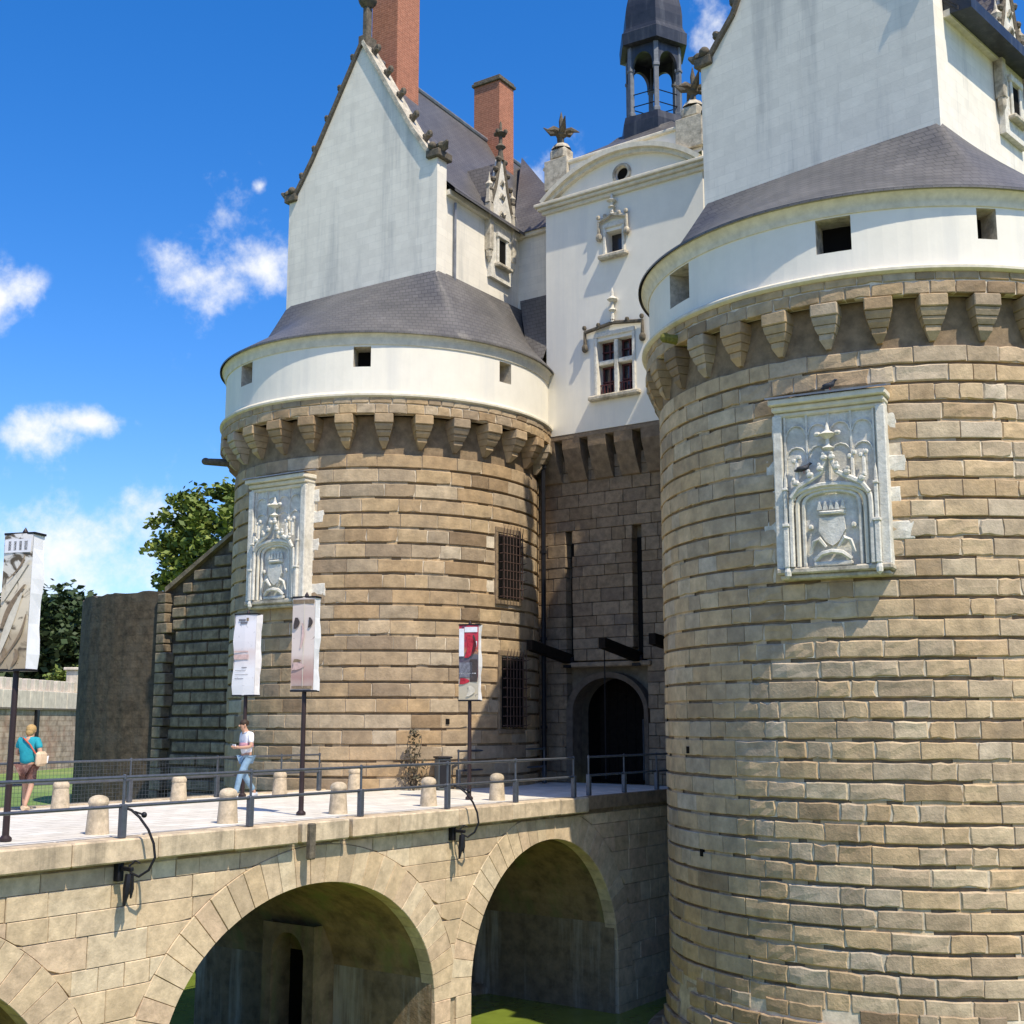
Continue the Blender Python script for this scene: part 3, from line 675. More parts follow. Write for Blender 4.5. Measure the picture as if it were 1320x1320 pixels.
def gabled_house(name, label, F, sideang, L, zb, zk, ze, zrid, bell, soffit=0):
    rx, ry, ang, w, _ = F
    Hs = thing(name, label, 'house', (rx, ry, zb-1.0))
    X = Matrix.Translation(-Hs.location) @ frame(rx, ry, 0, ang)
    sh = sideang - ang - 90                                   # shear of the long walls against the gable
    SX = -math.tan(R(sh))
    def q(x, y, z): return (x + SX*y, y, z)
    def N(): g = G(); g.X = X; return g
    mid = w/2; b0 = zb-1.0
    # gable wall outline with bell-cast verge
    prof = [(0, zk), (.25, zk+.1), (mid*.34, zk+bell), (mid, zrid+.25)]
    outl = [(0, b0), (w, b0)] + [(w-x, z) for x, z in prof] + [(x, z) for x, z in prof[::-1][1:]]
    g = N(); g.prism([(x, 0, z) for x, z in outl], (0, .45, 0)); part('gable_wall', g, 'white', Hs)
    for s, nm in ((0, 'left'), (1, 'right')):
        x = w if s else 0; i = -.4 if s else .4
        g = N(); g.prism([q(x-.004*(1 if s else -1), .451, b0), q(x-.004*(1 if s else -1), L, b0), q(x+i, L, b0), q(x+i, .451, b0)], (0, 0, ze-b0)); part('long_wall', g, 'white', Hs)
        g = N(); o = .05 if s else -.05
        g.prism([q(x+o*3, .46, ze-.16), q(x+o*3, L, ze-.16), q(x-o, L, ze-.16), q(x-o, .46, ze-.16)], (0, 0, .155)); part('eaves_cornice', g, 'cream', Hs)
    # roof slopes with bell-cast, overhanging the long walls
    sl = [(-.34, ze-.02), (0.0, ze+.30), (mid*.34, ze+bell+.55), (mid, zrid)]
    for s in (0, 1):
        P = []
        for (x, z) in sl:
            xx = w-x if s else x
            P.append([q(xx, y, z) for y in (.44, L*.5, L if x < mid*.9 else L-1.0)])
        g = N(); g.grid(P, bool(s))
        P2 = [[(a[0], a[1], a[2]-.09) for a in row] for row in P]; g.grid(P2, not s)
        e0 = [P[0][0], P[0][2]]; g.poly([e0[0], e0[1], P2[0][2], P2[0][0]])
        part('roof_slope', g, 'slate', Hs)
    g = N(); g.poly([q(-.3, L, ze), q(w+.3, L, ze), q(mid, L-1.0, zrid)]); part('roof_hip', g, 'slate', Hs)
    g = N(); g.tube([q(mid, .5, zrid+.03), q(mid, L-1.0, zrid+.03)], .09, 8); part('ridge_roll', g, 'lead', Hs)
    if soffit:
        g = N(); g.prism([q(w+.01, .47, ze-.10), q(w+soffit, .47, ze-.16), q(w+soffit, .47, ze+.10), q(w+.01, .47, ze+.34)], (SX*(L-.5), L-.5, 0)); part('eaves_board', g, 'leadblack', Hs)
    # raking copings, kneelers, crockets
    for s in (0, 1):
        g = N(); pr = [(w-x, z) if s else (x, z) for x, z in prof[1:]]
        for (xa, za), (xb, zb_) in zip(pr, pr[1:]):
            d = Vector((xb-xa, 0, zb_-za)).normalized(); nn = Vector((-d.z, 0, d.x)) if not s else Vector((d.z, 0, -d.x))
            if nn.z < 0: nn = -nn
            A = Vector((xa, -.09, za)); B = Vector((xb, -.09, zb_)); g.prism([A - nn*.04, B - nn*.04, B + nn*.08, A + nn*.08], (0, .54, 0))
        part('raking_coping', g, 'aged' if s else 'mossy', Hs)
        g = N(); xk = w if s else 0; o = 1 if s else -1
        g.box(min(xk-.35*o, xk+.14*o), max(xk-.35*o, xk+.14*o), -.12, .56, zk-.02, zk+.22, .03); g.ball((xk+.1*o, .1, zk+.32), .18, .2, .14, 8, 5); g.ball((xk-.15*o, -.05, zk+.34), .14, .14, .13, 8, 5); g.tube([(xk,.1,zk+.2),(xk+.24*o,.05,zk+.32),(xk+.36*o,0,zk+.40)], .1, 6, [.12,.11,.04])
        part('kneeler', g, 'mossy', Hs, True)
        for t in (.12, .31, .5, .69, .88):
            # interpolate along the upper verge
            (xa, za), (xb, zb_) = prof[2], prof[3]; (x0, z0) = prof[1]
            tt = t; x = x0 + (xb-x0)*tt
            z = za + (zb_-za)*(x-xa)/(xb-xa) if x > xa else z0 + (za-z0)*(x-x0)/(xa-x0)
            c = link('crocket', CRO, Hs); xx = w-x if s else x
            c.matrix_local = X @ Matrix.Translation((xx, .12, z+.04)) @ (Matrix.Identity(4) if s else Matrix.Scale(-1, 4, (1,0,0))) @ Matrix.Rotation(R(-8), 4, 'Y') @ Matrix.Scale(1.15, 4)
    g = N(); g.box(mid-.17, mid+.17, -.06, .46, zrid+.1, zrid+.5, .03); g.box(mid-.1, mid+.1, .05, .3, zrid+.5, zrid+1.5, .03); g.lathe([(.1,zrid+1.5),(.26,zrid+1.62),(.3,zrid+1.75),(.14,zrid+1.9),(.32,zrid+2.1),(.3,zrid+2.25),(.08,zrid+2.4),(0,zrid+2.9)], 8, (mid,.17))
    for k in range(6): g.ball((mid+.3*cos(60*k), .17+.3*sin(60*k), zrid+2.15), .12, n=6, m=4)
    part('apex_finial', g, 'mossy', Hs, True)
    return Hs, X, q
def chimney(Hs, X, x0, x1, y0, y1, z0, z1, label):
    def N(): g = G(); g.X = X; return g
    g = N(); g.box(x0, x1, y0, y1, z0, z1, .01); c = part('chimney', g, 'brickred', Hs, label=label)
    g = N(); g.box(x0-.07, x1+.07, y0-.07, y1+.07, z1, z1+.12, .02); g.box(x0-.02, x1+.02, y0-.02, y1+.02, z1+.121, z1+.22, .02); part('chimney_cap', g, 'mossy', c)

h1, X1, q1 = gabled_house('gabled_house', 'white gabled house with two brick chimneys on the farther left tower', HL, 95, 10.6, 14.45, 17.83, 16.98, 22.1, 1.2)
chimney(h1, X1, 2.36, 3.42, 1.05, 2.15, 20.0, 27.0, 'tall red brick chimney just behind the gable apex')
chimney(h1, X1, 2.02, 3.14, 7.1, 8.0, 19.4, 24.3, 'shorter red brick chimney at the far end of the ridge')
XD = Matrix.Translation(-h1.location) @ frame(-21.57, 26.0, 0, 95) @ Matrix.Rotation(R(-90), 4, 'Z')   # x outward, y along the wall
dormer(h1, XD, 3.35, 15.55, 1.25, 16.98, 'tall white stone dormer with crocketed gable on the sunlit long wall')
g = G(); g.X = XD; g.tube([(.08,.85,14.3),(.08,.85,16.7)], .045, 6); part('downpipe', g, 'lead', h1)
g = G(); g.X = Matrix.Translation(-h1.location) @ frame(-27.42, 25.8, 0, 2); g.prism([(-.5,1.2,16.4),(-.02,1.2,16.3),(-.02,1.2,16.75),(-.1,1.2,16.85)], (0,1.6,0)); part('eaves_end', g, 'leadblack', h1)
h2, X2, q2 = gabled_house('gabled_house', 'white gabled house cut off by the top of the picture, on the nearest right tower', HR, 82, 9.5, 14.05, 17.55, 16.72, 22.3, .98, .62)
chimney(h2, X2, 3.7, 4.7, 3.2, 4.0, 18.4, 25.0, 'red brick chimney on the sunlit slope, barely in view')
XE = Matrix.Translation(-h2.location) @ frame(-6.96, 24.74, 0, 82) @ Matrix.Rotation(R(-90), 4, 'Z')
dormer(h2, XE, 3.75, 15.35, 1.25, 16.72, 'white stone dormer with worn carving beside the right edge')
dormer(h2, XE, 6.6, 15.35, 1.25, 16.72, 'second stone dormer further back along the long wall')
# wing behind the left house and the low roof beside the gatehouse
wg = thing('rear_wing', 'narrow white wing wall with slate roof, between the left house and the gatehouse', 'building', (-21, 31, 12))
g = shifted(wg); g.prism([(-21.97,30.6,12),(-18.5,30.6,12),(-18.5,30.6,17.02),(-21.97,30.6,17.02)], (0,3,0)); part('wall', g, 'white', wg)
g = shifted(wg); g.box(-21.94, -18.5, 30.45, 30.598, 16.86, 17.02, .03); part('eaves_cornice', g, 'cream', wg)
g = shifted(wg); T3 = (-25.22, 35.3, 22.02)
g.poly([(-22.05,30.38,16.98),(-19.75,30.38,16.98),(-24.7,34.6,22.0),T3]); g.poly([(-19.75,30.38,16.98),(-19.5,36,16.98),T3,(-24.7,34.6,22.0)]); part('hip_roof', g, 'slate', wg)
g = shifted(wg); g.box(-20.55,-20.4,30.55,30.61,15.3,16.1); part('slit_window', g, 'dark', wg)
g = shifted(wg); g.prism([(-21.9,30.58,14.75),(-20.16,30.58,14.75),(-20.16,29.3,12.3),(-20.7,29.3,12.3)], (0,0,.06)); part('lean_to_roof', g, 'slate', wg)

# ------------------------------------------------------------------ walls with arched openings
def arch_z(u, A):
    for c, a, sp, ri in A:
        if abs(u-c) < a - 1e-6: return sp + ri*math.sqrt(max(0, 1-((u-c)/a)**2))
    return None
def arch_wall(g, P, u0, u1, z0, z1, A, depth, back=True, jmat=None, nseg=22):
    """P(u, d, z) -> point; front at d=0, back at d=depth"""
    us = {u0, u1}
    for c, a, sp, ri in A:
        for i in range(nseg+1):
            u = c - a*math.cos(PI*i/nseg)
            if u0 < u < u1: us.add(round(u, 5))
    us = sorted(us)
    for a, b in zip(us, us[1:]):
        m = arch_z((a+b)/2, A); la = lb = z0
        if m is not None:
            f = lambda u: (arch_z(u, A) if arch_z(u, A) is not None else [q for q in A if abs(abs(u-q[0])-q[1]) < 1e-3][0][2])
            la, lb = f(a), f(b)
            if jmat is not None: g.mi = jmat
            g.poly([P(a,0,la), P(a,depth,la), P(b,depth,lb), P(b,0,lb)]); g.mi = 0
        g.poly([P(a,0,la), P(b,0,lb), P(b,0,z1), P(a,0,z1)])
        if back: g.poly([P(b,depth,lb), P(a,depth,la), P(a,depth,z1), P(b,depth,z1)])
    for c, a, sp, ri in A:
        for u in (c-a, c+a):
            if u0-1e-6 <= u <= u1+1e-6:
                if jmat is not None: g.mi = jmat
                g.poly([P(u,0,z0), P(u,depth,z0), P(u,depth,sp), P(u,0,sp)]); g.mi = 0

# ------------------------------------------------------------------ gatehouse
gh = thing('gatehouse', 'tall white gatehouse over the arched gate, between the two towers, with a lantern on top', 'gatehouse', (-17.5, 29.5, 0))
YF, YL = 29.5, 30.0
XL_, XR_ = -20.16, -14.86
g = shifted(gh); ZW = 9.95
# white front wall with three real openings
ops = [(-18.36, -17.2, 10.92, 12.55), (-18.02, -17.48, 15.1, 15.82)]
xs = sorted({XL_, XR_, *[v for o in ops for v in o[:2]]}); zs = sorted({ZW, 17.0, *[v for o in ops for v in o[2:]]})
for a, b in zip(xs, xs[1:]):
    for p, q in zip(zs, zs[1:]):
        hole = any(o[0]-1e-6 <= a and b <= o[1]+1e-6 and o[2]-1e-6 <= p and q <= o[3]+1e-6 for o in ops)
        if not hole: g.poly([(a,YF,p),(b,YF,p),(b,YF,q),(a,YF,q)])
for x0, x1, z0, z1 in ops:
    for s in (((x0,z0),(x0,z1)), ((x1,z0),(x1,z1)), ((x0,z0),(x1,z0)), ((x0,z1),(x1,z1))):
        (xa, za), (xb, zb) = s; g.poly([(xa,YF,za),(xb,YF,zb),(xb,YF+.4,zb),(xa,YF+.4,za)])
g.poly([(XR_,YF,ZW),(XR_,36,ZW),(XR_,36,18.1),(XR_,YF,18.1)]); g.poly([(XL_,36,ZW),(XL_,YF,ZW),(XL_,YF,18.1),(XL_,36,18.1)]); g.poly([(XL_,YF,ZW),(XR_,YF,ZW),(XR_,YF+.5,ZW),(XL_,YF+.5,ZW)])
part('white_wall', g, 'white2', gh)
def gwin(x0, x1, z0, z1, cross, lab):
    g = shifted(gh); g.box(x0-.01, x1+.01, YF+.32, YF+.40, z0-.01, z1+.01); w = part('window', g, 'glass', gh, label=lab)
    g = shifted(gh)
    if cross:
        xm = (x0+x1)/2; zm = z0+(z1-z0)*.60
        g.box(xm-.07, xm+.07, YF+.03, YF+.3, z0, z1, .02); g.box(x0, xm-.072, YF+.035, YF+.3, zm-.07, zm+.07, .02); g.box(xm+.072, x1, YF+.035, YF+.3, zm-.07, zm+.07, .02)
        part('stone_cross', g, 'carved', w)
        for a, b in ((x0, xm-.075), (xm+.075, x1)):
            for p, q in ((z0, zm-.075), (zm+.075, z1)):
                g = shifted(gh); m_ = (a+b)/2
                for xx in (a+.03, m_, b-.03): g.box(xx-.02, xx+.02, YF+.26, YF+.318, p, q)
                for zz in (p+.03, (p+q)/2, q-.03): g.box(a, b, YF+.25, YF+.317, zz-.018, zz+.018)
                part('casement', g, 'reddish', w)
            g = shifted(gh)
            for k in range(5): x = a+.05+(b-a-.1)*k/4; g.box(x-.012,x+.012,YF+.1,YF+.124,z0,z0+.32)
            g.box(a, b, YF+.095, YF+.128, z0+.32, z0+.35); part('guard_bar', g, 'reddish', w)
    hw = x1-x0
    g = shifted(gh)
    for s, x in ((-1, x0), (1, x1)): g.box(min(x,x+s*.1), max(x,x+s*.1), YF-.06, YF+.02, z0, z1+.1, .02)
    g.box(x0-.1, x1+.1, YF-.06, YF+.02, z1+.101, z1+.24, .02); part('frame', g, 'carved', w)
    g = shifted(gh); g.box(x0-.26*(1 if cross else .8), x1+.26*(1 if cross else .8), YF-.20, YF+.02, z0-.15, z0-.002, .04); part('sill', g, 'aged', w)
    g = shifted(gh); e = .38 if cross else .2; zt = z1+.30
    g.tube([(x0-e,YF-.09,zt-.38),(x0-e,YF-.09,zt+.02),((x0+x1)/2,YF-.12,zt+.14),(x1+e,YF-.09,zt+.02),(x1+e,YF-.09,zt-.38)], .06, 6)
    for k in range(5): x = x0-e+(hw+2*e)*k/4; g.ball((x,YF-.12,zt+.15+(.06 if k == 2 else 0)), .075, n=6, m=4)
    for x in (x0-e, x1+e): g.ball((x,YF-.1,zt-.46), .11, .1, .13, 6, 5)
    xm = (x0+x1)/2; s = 1 if cross else .6
    part('hood_mould', g, 'mossy' if cross else 'aged', w, True)
    g = shifted(gh); g.lathe([(.07,zt+.15),(.05,zt+.15+.3*s),(.12,zt+.15+.36*s),(.05,zt+.15+.44*s),(.05,zt+.15+.6*s),(.16,zt+.15+.68*s),(.05,zt+.15+.78*s),(.04,zt+.15+.95*s),(0,zt+.2+1.0*s)], 8, (xm,YF-.12)); part('finial', g, 'carved', w, True)
gwin(-18.36, -17.2, 10.92, 12.55, True, 'tall window divided by a white stone cross, under a carved hood')
gwin(-18.02, -17.48, 15.1, 15.82, False, 'small square window with a carved surround, high on the wall')
# cornice, segmental pediment, attic, corner blocks
g = shifted(gh)
for k, (o, za, zb) in enumerate(((.10, 16.86, 16.98), (.20, 16.981, 17.08), (.28, 17.081, 17.18))): g.box(XL_-o, XR_+o, YF-o, YF+.02, za, zb, .02)
part('cornice', g, 'cream', gh)
g = shifted(gh); g.box(XR_-.002, XR_+.2, YF+.03, 36, 16.95, 17.18, .03); part('side_cornice', g, 'cream', gh)
w2 = (XR_-XL_)/2; xc = (XL_+XR_)/2; rise = .98; rr = (w2*w2+rise*rise)/(2*rise); zc_ = 17.18+rise-rr; ha = math.degrees(math.asin(w2/rr))
arc = [(xc+rr*sin(-ha+2*ha*i/24), zc_+rr*cos(-ha+2*ha*i/24)) for i in range(25)]
# tympanum wall (with oculus hole built from a fan of quads)
ox, oz, orr = -17.47, 17.5, .2
g = shifted(gh); n = 32; ringi = [(ox+orr*cos(360*k/n), oz+orr*sin(360*k/n)) for k in range(n)]; ringo = []
for k in range(n):
    dx, dz = cos(360*k/n), sin(360*k/n); best = 9
    for z in (17.18, 18.3):
        if abs(dz) > 1e-6 and (z-oz)/dz > 0: best = min(best, (z-oz)/dz)
    for x in (XL_, XR_):
        if abs(dx) > 1e-6 and (x-ox)/dx > 0: best = min(best, (x-ox)/dx)
    ringo.append((ox+dx*best, oz+dz*best))
for k in range(n):
    j = (k+1) % n; g.poly([(ringi[k][0],YF+.02,ringi[k][1]),(ringo[k][0],YF+.02,ringo[k][1]),(ringo[j][0],YF+.02,ringo[j][1]),(ringi[j][0],YF+.02,ringi[j][1])]); g.poly([(ringi[k][0],YF+.02,ringi[k][1]),(ringi[j][0],YF+.02,ringi[j][1]),(ringi[j][0],YF+.5,ringi[j][1]),(ringi[k][0],YF+.5,ringi[k][1])])
g.box(XL_+.004, XR_-.004, YF+.021, YF+.5, 18.0, 18.3); part('tympanum', g, 'white2', gh)
g = shifted(gh); g.lathe([(.0,0),(.0,.0)], 3); g = shifted(gh); g.tube([(ox+(orr+.06)*cos(15*k), YF, oz+(orr+.06)*sin(15*k)) for k in range(25)], .06, 6); oc = part('oculus', g, 'aged', gh, True)
g = shifted(gh); g.box(ox-.22, ox+.22, YF+.10, YF+.16, oz-.22, oz+.22); part('dark_pane', g, 'dark', oc)
g = shifted(gh)
for (xa, za), (xb, zb) in zip(arc, arc[1:]):
    for o, t0, t1 in ((.14, -.16, -.04), (.26, -.039, .10)):
        d = Vector((xb-xa, 0, zb-za)).normalized(); nn = Vector((-d.z, 0, d.x)); A = Vector((xa, YF-o, za)); B = Vector((xb, YF-o, zb))
        g.prism([A+nn*t0, B+nn*t0, B+nn*t1, A+nn*t1], (0, o+.03, 0))
part('segmental_pediment', g, 'cream', gh)
g = shifted(gh); g.box(XL_-.08, XR_+.08, YF-.06, YF+.6, 18.301, 18.42, .03); part('attic_cornice', g, 'cream', gh)
for x in (-19.72, -15.2):
    g = shifted(gh); g.box(x-.42, x+.42, YF-.12, YF+.55, 17.6, 18.55, .02); g.box(x-.30, x+.30, YF-.04, YF+.48, 18.55, 18.95, .08); g.lathe([(.32,18.95),(.22,19.1),(.1,19.15)], 8, (x,YF+.22)); bl = part('corner_block', g, 'aged', gh)
    g = shifted(gh); finial_star(g, x, YF+.22, 19.05, 1.12); part('star_finial', g, 'mossy', bl, True)
# bell-shaped slate roof and lantern
g = shifted(gh); cx_, cy_ = -17.85, 32.2
rows = []
for t, f, z in ((0, 1, 18.42), (.25, .80, 18.85), (.5, .60, 19.2), (.75, .45, 19.45), (1, .36, 19.7)):
    rows.append([(cx_ + (xx-cx_)*f, cy_ + (yy-cy_)*f, z) for xx, yy in ((XL_,YF+.3),(xc,YF+.3),(XR_,YF+.3),(XR_,32.2),(XR_,35),(xc,35),(XL_,35),(XL_,32.2),(XL_,YF+.3))])
g.grid(rows, True); part('bell_roof', g, 'slate', gh, True)
def hexring(r, rot=0): return [(cx_ + r*cos(60*k+rot), cy_ + r*sin(60*k+rot)) for k in range(6)]
HRX = -55
def hexlathe(g, prof): g.lathe(prof, 6, (cx_, cy_), HRX, HRX+360)
g = shifted(gh); hexlathe(g, [(.9,19.3),(1.16,19.45),(1.16,19.95),(1.10,20.2),(.7,20.26),(.0,20.28)]); lan = part('lantern', g, 'leadblack', gh, label='open six-sided lantern with a dark lead cupola')
for k in range(6):
    a = 60*k+HRX; x, y = cx_+.86*cos(a), cy_+.86*sin(a); g = shifted(gh); g.X = g.X @ Matrix.Translation((x,y,0)) @ Matrix.Rotation(R(a), 4, 'Z'); g.box(-.075,.075,-.075,.075,20.25,22.6,.015); g.box(-.1,.1,-.1,.1,21.75,21.87,.02); g.box(-.1,.1,-.1,.1,20.25,20.4,.02); part('post', g, 'timber_grey', lan)
    b = a+60; p = Vector((cx_+.86*cos(a), cy_+.86*sin(a), 0)); q = Vector((cx_+.86*cos(b), cy_+.86*sin(b), 0)); d = (q-p)
    g = shifted(gh); ln = d.length; X0 = g.X; nrm = Vector((d.y,-d.x,0)).normalized()
    def PP(u, dd, z, p=p, d=d, nrm=nrm, ln=ln): v = p + d*(u/ln) + nrm*(.06-dd*.12/.12*1.0); return (v.x, v.y, z)
    arch_wall(g, PP, .06, ln-.06, 21.8, 22.6, [(ln/2, ln/2-.1, 21.9, .45)], .12); part('arch_board', g, 'leadblack', lan)
    g = shifted(gh)
    for z in (20.6, 21.0): g.tube([p+Vector((0,0,z)), q+Vector((0,0,z))], .018, 5)
    part('guard_bar', g, 'iron', lan)
g = shifted(gh); hexlathe(g, [(.0,22.58),(1.0,22.59),(1.16,22.62),(1.18,23.0),(1.12,23.06),(1.04,23.22),(1.03,23.3),(1.03,23.65),(1.0,23.95),(.93,24.25),(.80,24.5),(.6,24.72),(.36,24.9),(.25,25.3),(.1,25.7),(0,26.2)]); part('cupola', g, 'leadblack', lan)
# lower stone wall in shade
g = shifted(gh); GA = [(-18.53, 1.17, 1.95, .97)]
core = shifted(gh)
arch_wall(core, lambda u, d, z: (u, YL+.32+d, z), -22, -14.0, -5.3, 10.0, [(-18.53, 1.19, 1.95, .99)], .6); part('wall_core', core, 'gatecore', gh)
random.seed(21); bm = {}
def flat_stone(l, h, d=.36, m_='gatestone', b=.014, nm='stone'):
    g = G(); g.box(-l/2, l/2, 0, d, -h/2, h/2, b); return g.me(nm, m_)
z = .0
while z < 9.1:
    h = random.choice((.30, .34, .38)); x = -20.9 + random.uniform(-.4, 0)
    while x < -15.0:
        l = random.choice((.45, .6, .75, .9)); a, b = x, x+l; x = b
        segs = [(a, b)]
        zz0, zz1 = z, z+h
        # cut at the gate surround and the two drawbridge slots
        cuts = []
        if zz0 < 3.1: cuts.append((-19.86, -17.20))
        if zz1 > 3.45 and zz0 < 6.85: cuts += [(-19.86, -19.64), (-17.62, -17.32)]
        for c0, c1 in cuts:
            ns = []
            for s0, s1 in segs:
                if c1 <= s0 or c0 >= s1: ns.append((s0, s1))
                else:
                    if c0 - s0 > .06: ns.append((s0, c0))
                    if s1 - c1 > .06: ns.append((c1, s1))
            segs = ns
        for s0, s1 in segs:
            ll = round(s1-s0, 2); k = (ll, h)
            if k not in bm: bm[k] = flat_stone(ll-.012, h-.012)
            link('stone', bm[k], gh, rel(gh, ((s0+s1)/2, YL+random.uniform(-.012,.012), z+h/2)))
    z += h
# machicolation wedges under the white wall
wz = G()
wx = [-20.5, -19.62, -18.74, -17.86, -16.98, -16.1, -15.2]
for x in wx:
    g = G(); g.prism([(-.29, -.48, .0), (.29, -.48, 0), (.29, -.48, -.38), (.26, .02, -1.35), (-.26, .02, -1.35), (-.29, -.48, -.38)], (0, 0, 0)) if False else None
    g = G(); hw = .30
    for xs_ in (0,): 
        pts = [(0, -.49, 0), (0, .05, 0), (0, .05, -1.35), (0, -.08, -1.3), (0, -.30, -.85), (0, -.47, -.42)]
        g.prism([(-hw, y, zz) for _, y, zz in pts], (2*hw, 0, 0))
    part('corbel', g, 'gatestone', gh, loc=rel(gh, (x+.28, YL, 9.94)))
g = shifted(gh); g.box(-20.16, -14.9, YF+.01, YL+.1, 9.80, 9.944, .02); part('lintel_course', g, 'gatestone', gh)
# gate surround, passage and door
g = shifted(gh)
Ao = [(-18.53, 1.45, 1.95, 1.25)]; Ai = [(-18.53, 1.17, 1.95, .97)]
N_ = 24; ptsO = [(-19.87, 0)] + [(-18.53-1.34*math.cos(PI*i/N_), 1.95+1.13*math.sin(PI*i/N_)) for i in range(N_+1)] + [(-17.19, 0)]
ptsI = [(-19.70, 0)] + [(-18.53-1.17*math.cos(PI*i/N_), 1.95+.97*math.sin(PI*i/N_)) for i in range(N_+1)] + [(-17.36, 0)]
for i in range(len(ptsO)-1):
    a, b, c, d = ptsO[i], ptsO[i+1], ptsI[i+1], ptsI[i]; g.prism([(a[0],YL-.015,a[1]),(b[0],YL-.015,b[1]),(c[0],YL+.05,c[1]),(d[0],YL+.05,d[1])], (0,.5,0))
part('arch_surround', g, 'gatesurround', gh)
g = shifted(gh); g.box(-20.0,-17.05,YL-.12,YL+.1,3.22,3.36,.03); part('label_mould', g, 'gatestone', gh)
g = shifted(gh); g.box(-19.8,-17.2,YL+.9,YL+4.5,-.02,-.005); g.poly([(-19.75,YL+.5,-.02),(-19.75,YL+4,-.02),(-19.75,YL+4,3.1),(-19.75,YL+.5,3.1)]); g.poly([(-17.31,YL+.5,-.02),(-17.31,YL+4,-.02),(-17.31,YL+4,3.1),(-17.31,YL+.5,3.1)]); g.poly([(-19.75,YL+.5,3.0),(-17.31,YL+.5,3.0),(-17.31,YL+4,3.0),(-19.75,YL+4,3.0)]); part('passage', g, 'wood_and_shade', gh)  # passage sides and ceiling coloured near-black as the shade inside
g = shifted(gh)
for k in range(8): x = -19.74+k*.304; g.box(x,x+.295,YL+1.6,YL+1.68,-.02,3.0,.012)
dr = part('gate_door', g, 'wood_and_shade', gh, label='dark timber gate standing closed in the archway')
g = shifted(gh); g.box(-18.2,-17.42,YL+1.52,YL+1.595,.05,1.82,.02); part('wicket_door', g, 'wood_and_shade', dr)
g = shifted(gh); g.tube([(-18.22,YL+1.5,.05),(-18.22,YL+1.5,1.75),(-17.8,YL+1.5,1.9),(-17.4,YL+1.5,1.75),(-17.4,YL+1.5,.05)], .025, 6); part('wicket_frame', g, 'rail', dr)
for x, w in ((-19.75, .2), (-17.47, .29)):
    g = shifted(gh); g.box(x-w/2, x+w/2, YL+.28, YL+.315, 3.45, 6.85); part('drawbridge_slot', g, 'dark', gh)
g = shifted(gh); g.tube([(-20.22,29.38,0),(-20.22,29.38,9.5)], .07, 8); 
for z in (1.5, 4, 6.5, 9): g.lathe([(.1,z),(.1,z+.08)], 8, (-20.22,29.38))
part('drainpipe', g, 'iron', gh)
# drawbridge arms
for x, z, L, tilt, lab in ((-19.75, 3.42, 2.3, 9, 'leftmost black drawbridge arm jutting from the slot left of the gate arch'), (-17.47, 3.42, 2.2, 9, 'middle black drawbridge arm jutting from the slot right above the gate arch'), (-15.95, 3.55, 2.2, 7, 'rightmost black drawbridge arm, half hidden behind the nearest tower')):
    t = thing('drawbridge_arm', lab, 'drawbridge arm', (x, YL, z), group='arms of the old drawbridge over the gate')
    g = G(); dz = L*math.tan(R(tilt)); g.prism([(-.1,-.0-.3+.55,-.14),(.1,.25,-.14),(.1,.25,.14),(-.1,.25,.14)], (0,-.001,0)) if False else None
    g.prism([(-.1,.3,-.15),(.1,.3,-.15),(.1,.3,.13),(-.1,.3,.13)], (0,-L,dz)); part('beam', g, 'wood_and_shade', t)
    g = G(); g.tube([(-.16,-.02,0),(.16,-.02,0)], .1, 8); g.box(-.13,.13,-.14,.1,-.2,-.12); part('pivot', g, 'iron', t)
    if 'middle' in lab:
        g = G(); g.tube([(0,-L+.42,dz-.2),(0,-L+.42,dz-3.55)], .018, 5); part('chain', g, 'iron', t)
# ------------------------------------------------------------------ stone bridge
br = thing('stone_bridge', 'sunlit stone bridge on round arches carrying the walkway over the green moat to the gate', 'bridge', (-19.25, 15, 0))
BX, BX2 = -15.87, -22.75
Y0, Y1 = -6.0, 30.2
ARCH = [(16.08, 3.24, -3.6, 2.53), (23.25, 2.80, -3.6, 2.74), (7.75, 3.30, -3.6, 2.35), (-.5, 3.3, -3.6, 2.35)]
g = shifted(br)
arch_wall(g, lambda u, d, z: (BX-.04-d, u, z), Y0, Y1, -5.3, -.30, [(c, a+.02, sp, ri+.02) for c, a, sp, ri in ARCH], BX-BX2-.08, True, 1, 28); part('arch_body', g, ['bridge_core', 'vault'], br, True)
# pier face of the first arch with a dark arched passage
for yy, sg in ((19.29, 1), (26.0, -1)):
    g = shifted(br); arch_wall(g, lambda u, d, z: (u, yy + sg*d, z), BX2+.03, BX-.05, -5.3, -2.9, [], .02, False); part('pier_facing', g, 'pier', br)
# arched niche built against the pier
PA = [(-19.25, .46, -3.05, .5)]
g = shifted(br); arch_wall(g, lambda u, d, z: (u, 18.70+d, z), -19.98, -18.5, -5.3, -2.38, PA, .62, False)
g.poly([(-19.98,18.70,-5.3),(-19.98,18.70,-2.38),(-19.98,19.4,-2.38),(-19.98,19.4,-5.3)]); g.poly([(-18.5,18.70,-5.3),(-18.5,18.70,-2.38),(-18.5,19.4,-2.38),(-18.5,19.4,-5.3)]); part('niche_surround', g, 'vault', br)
g = shifted(br); g.box(-19.9,-18.6,19.24,19.27,-5.3,-2.42); part('niche_back', g, 'dark', br)
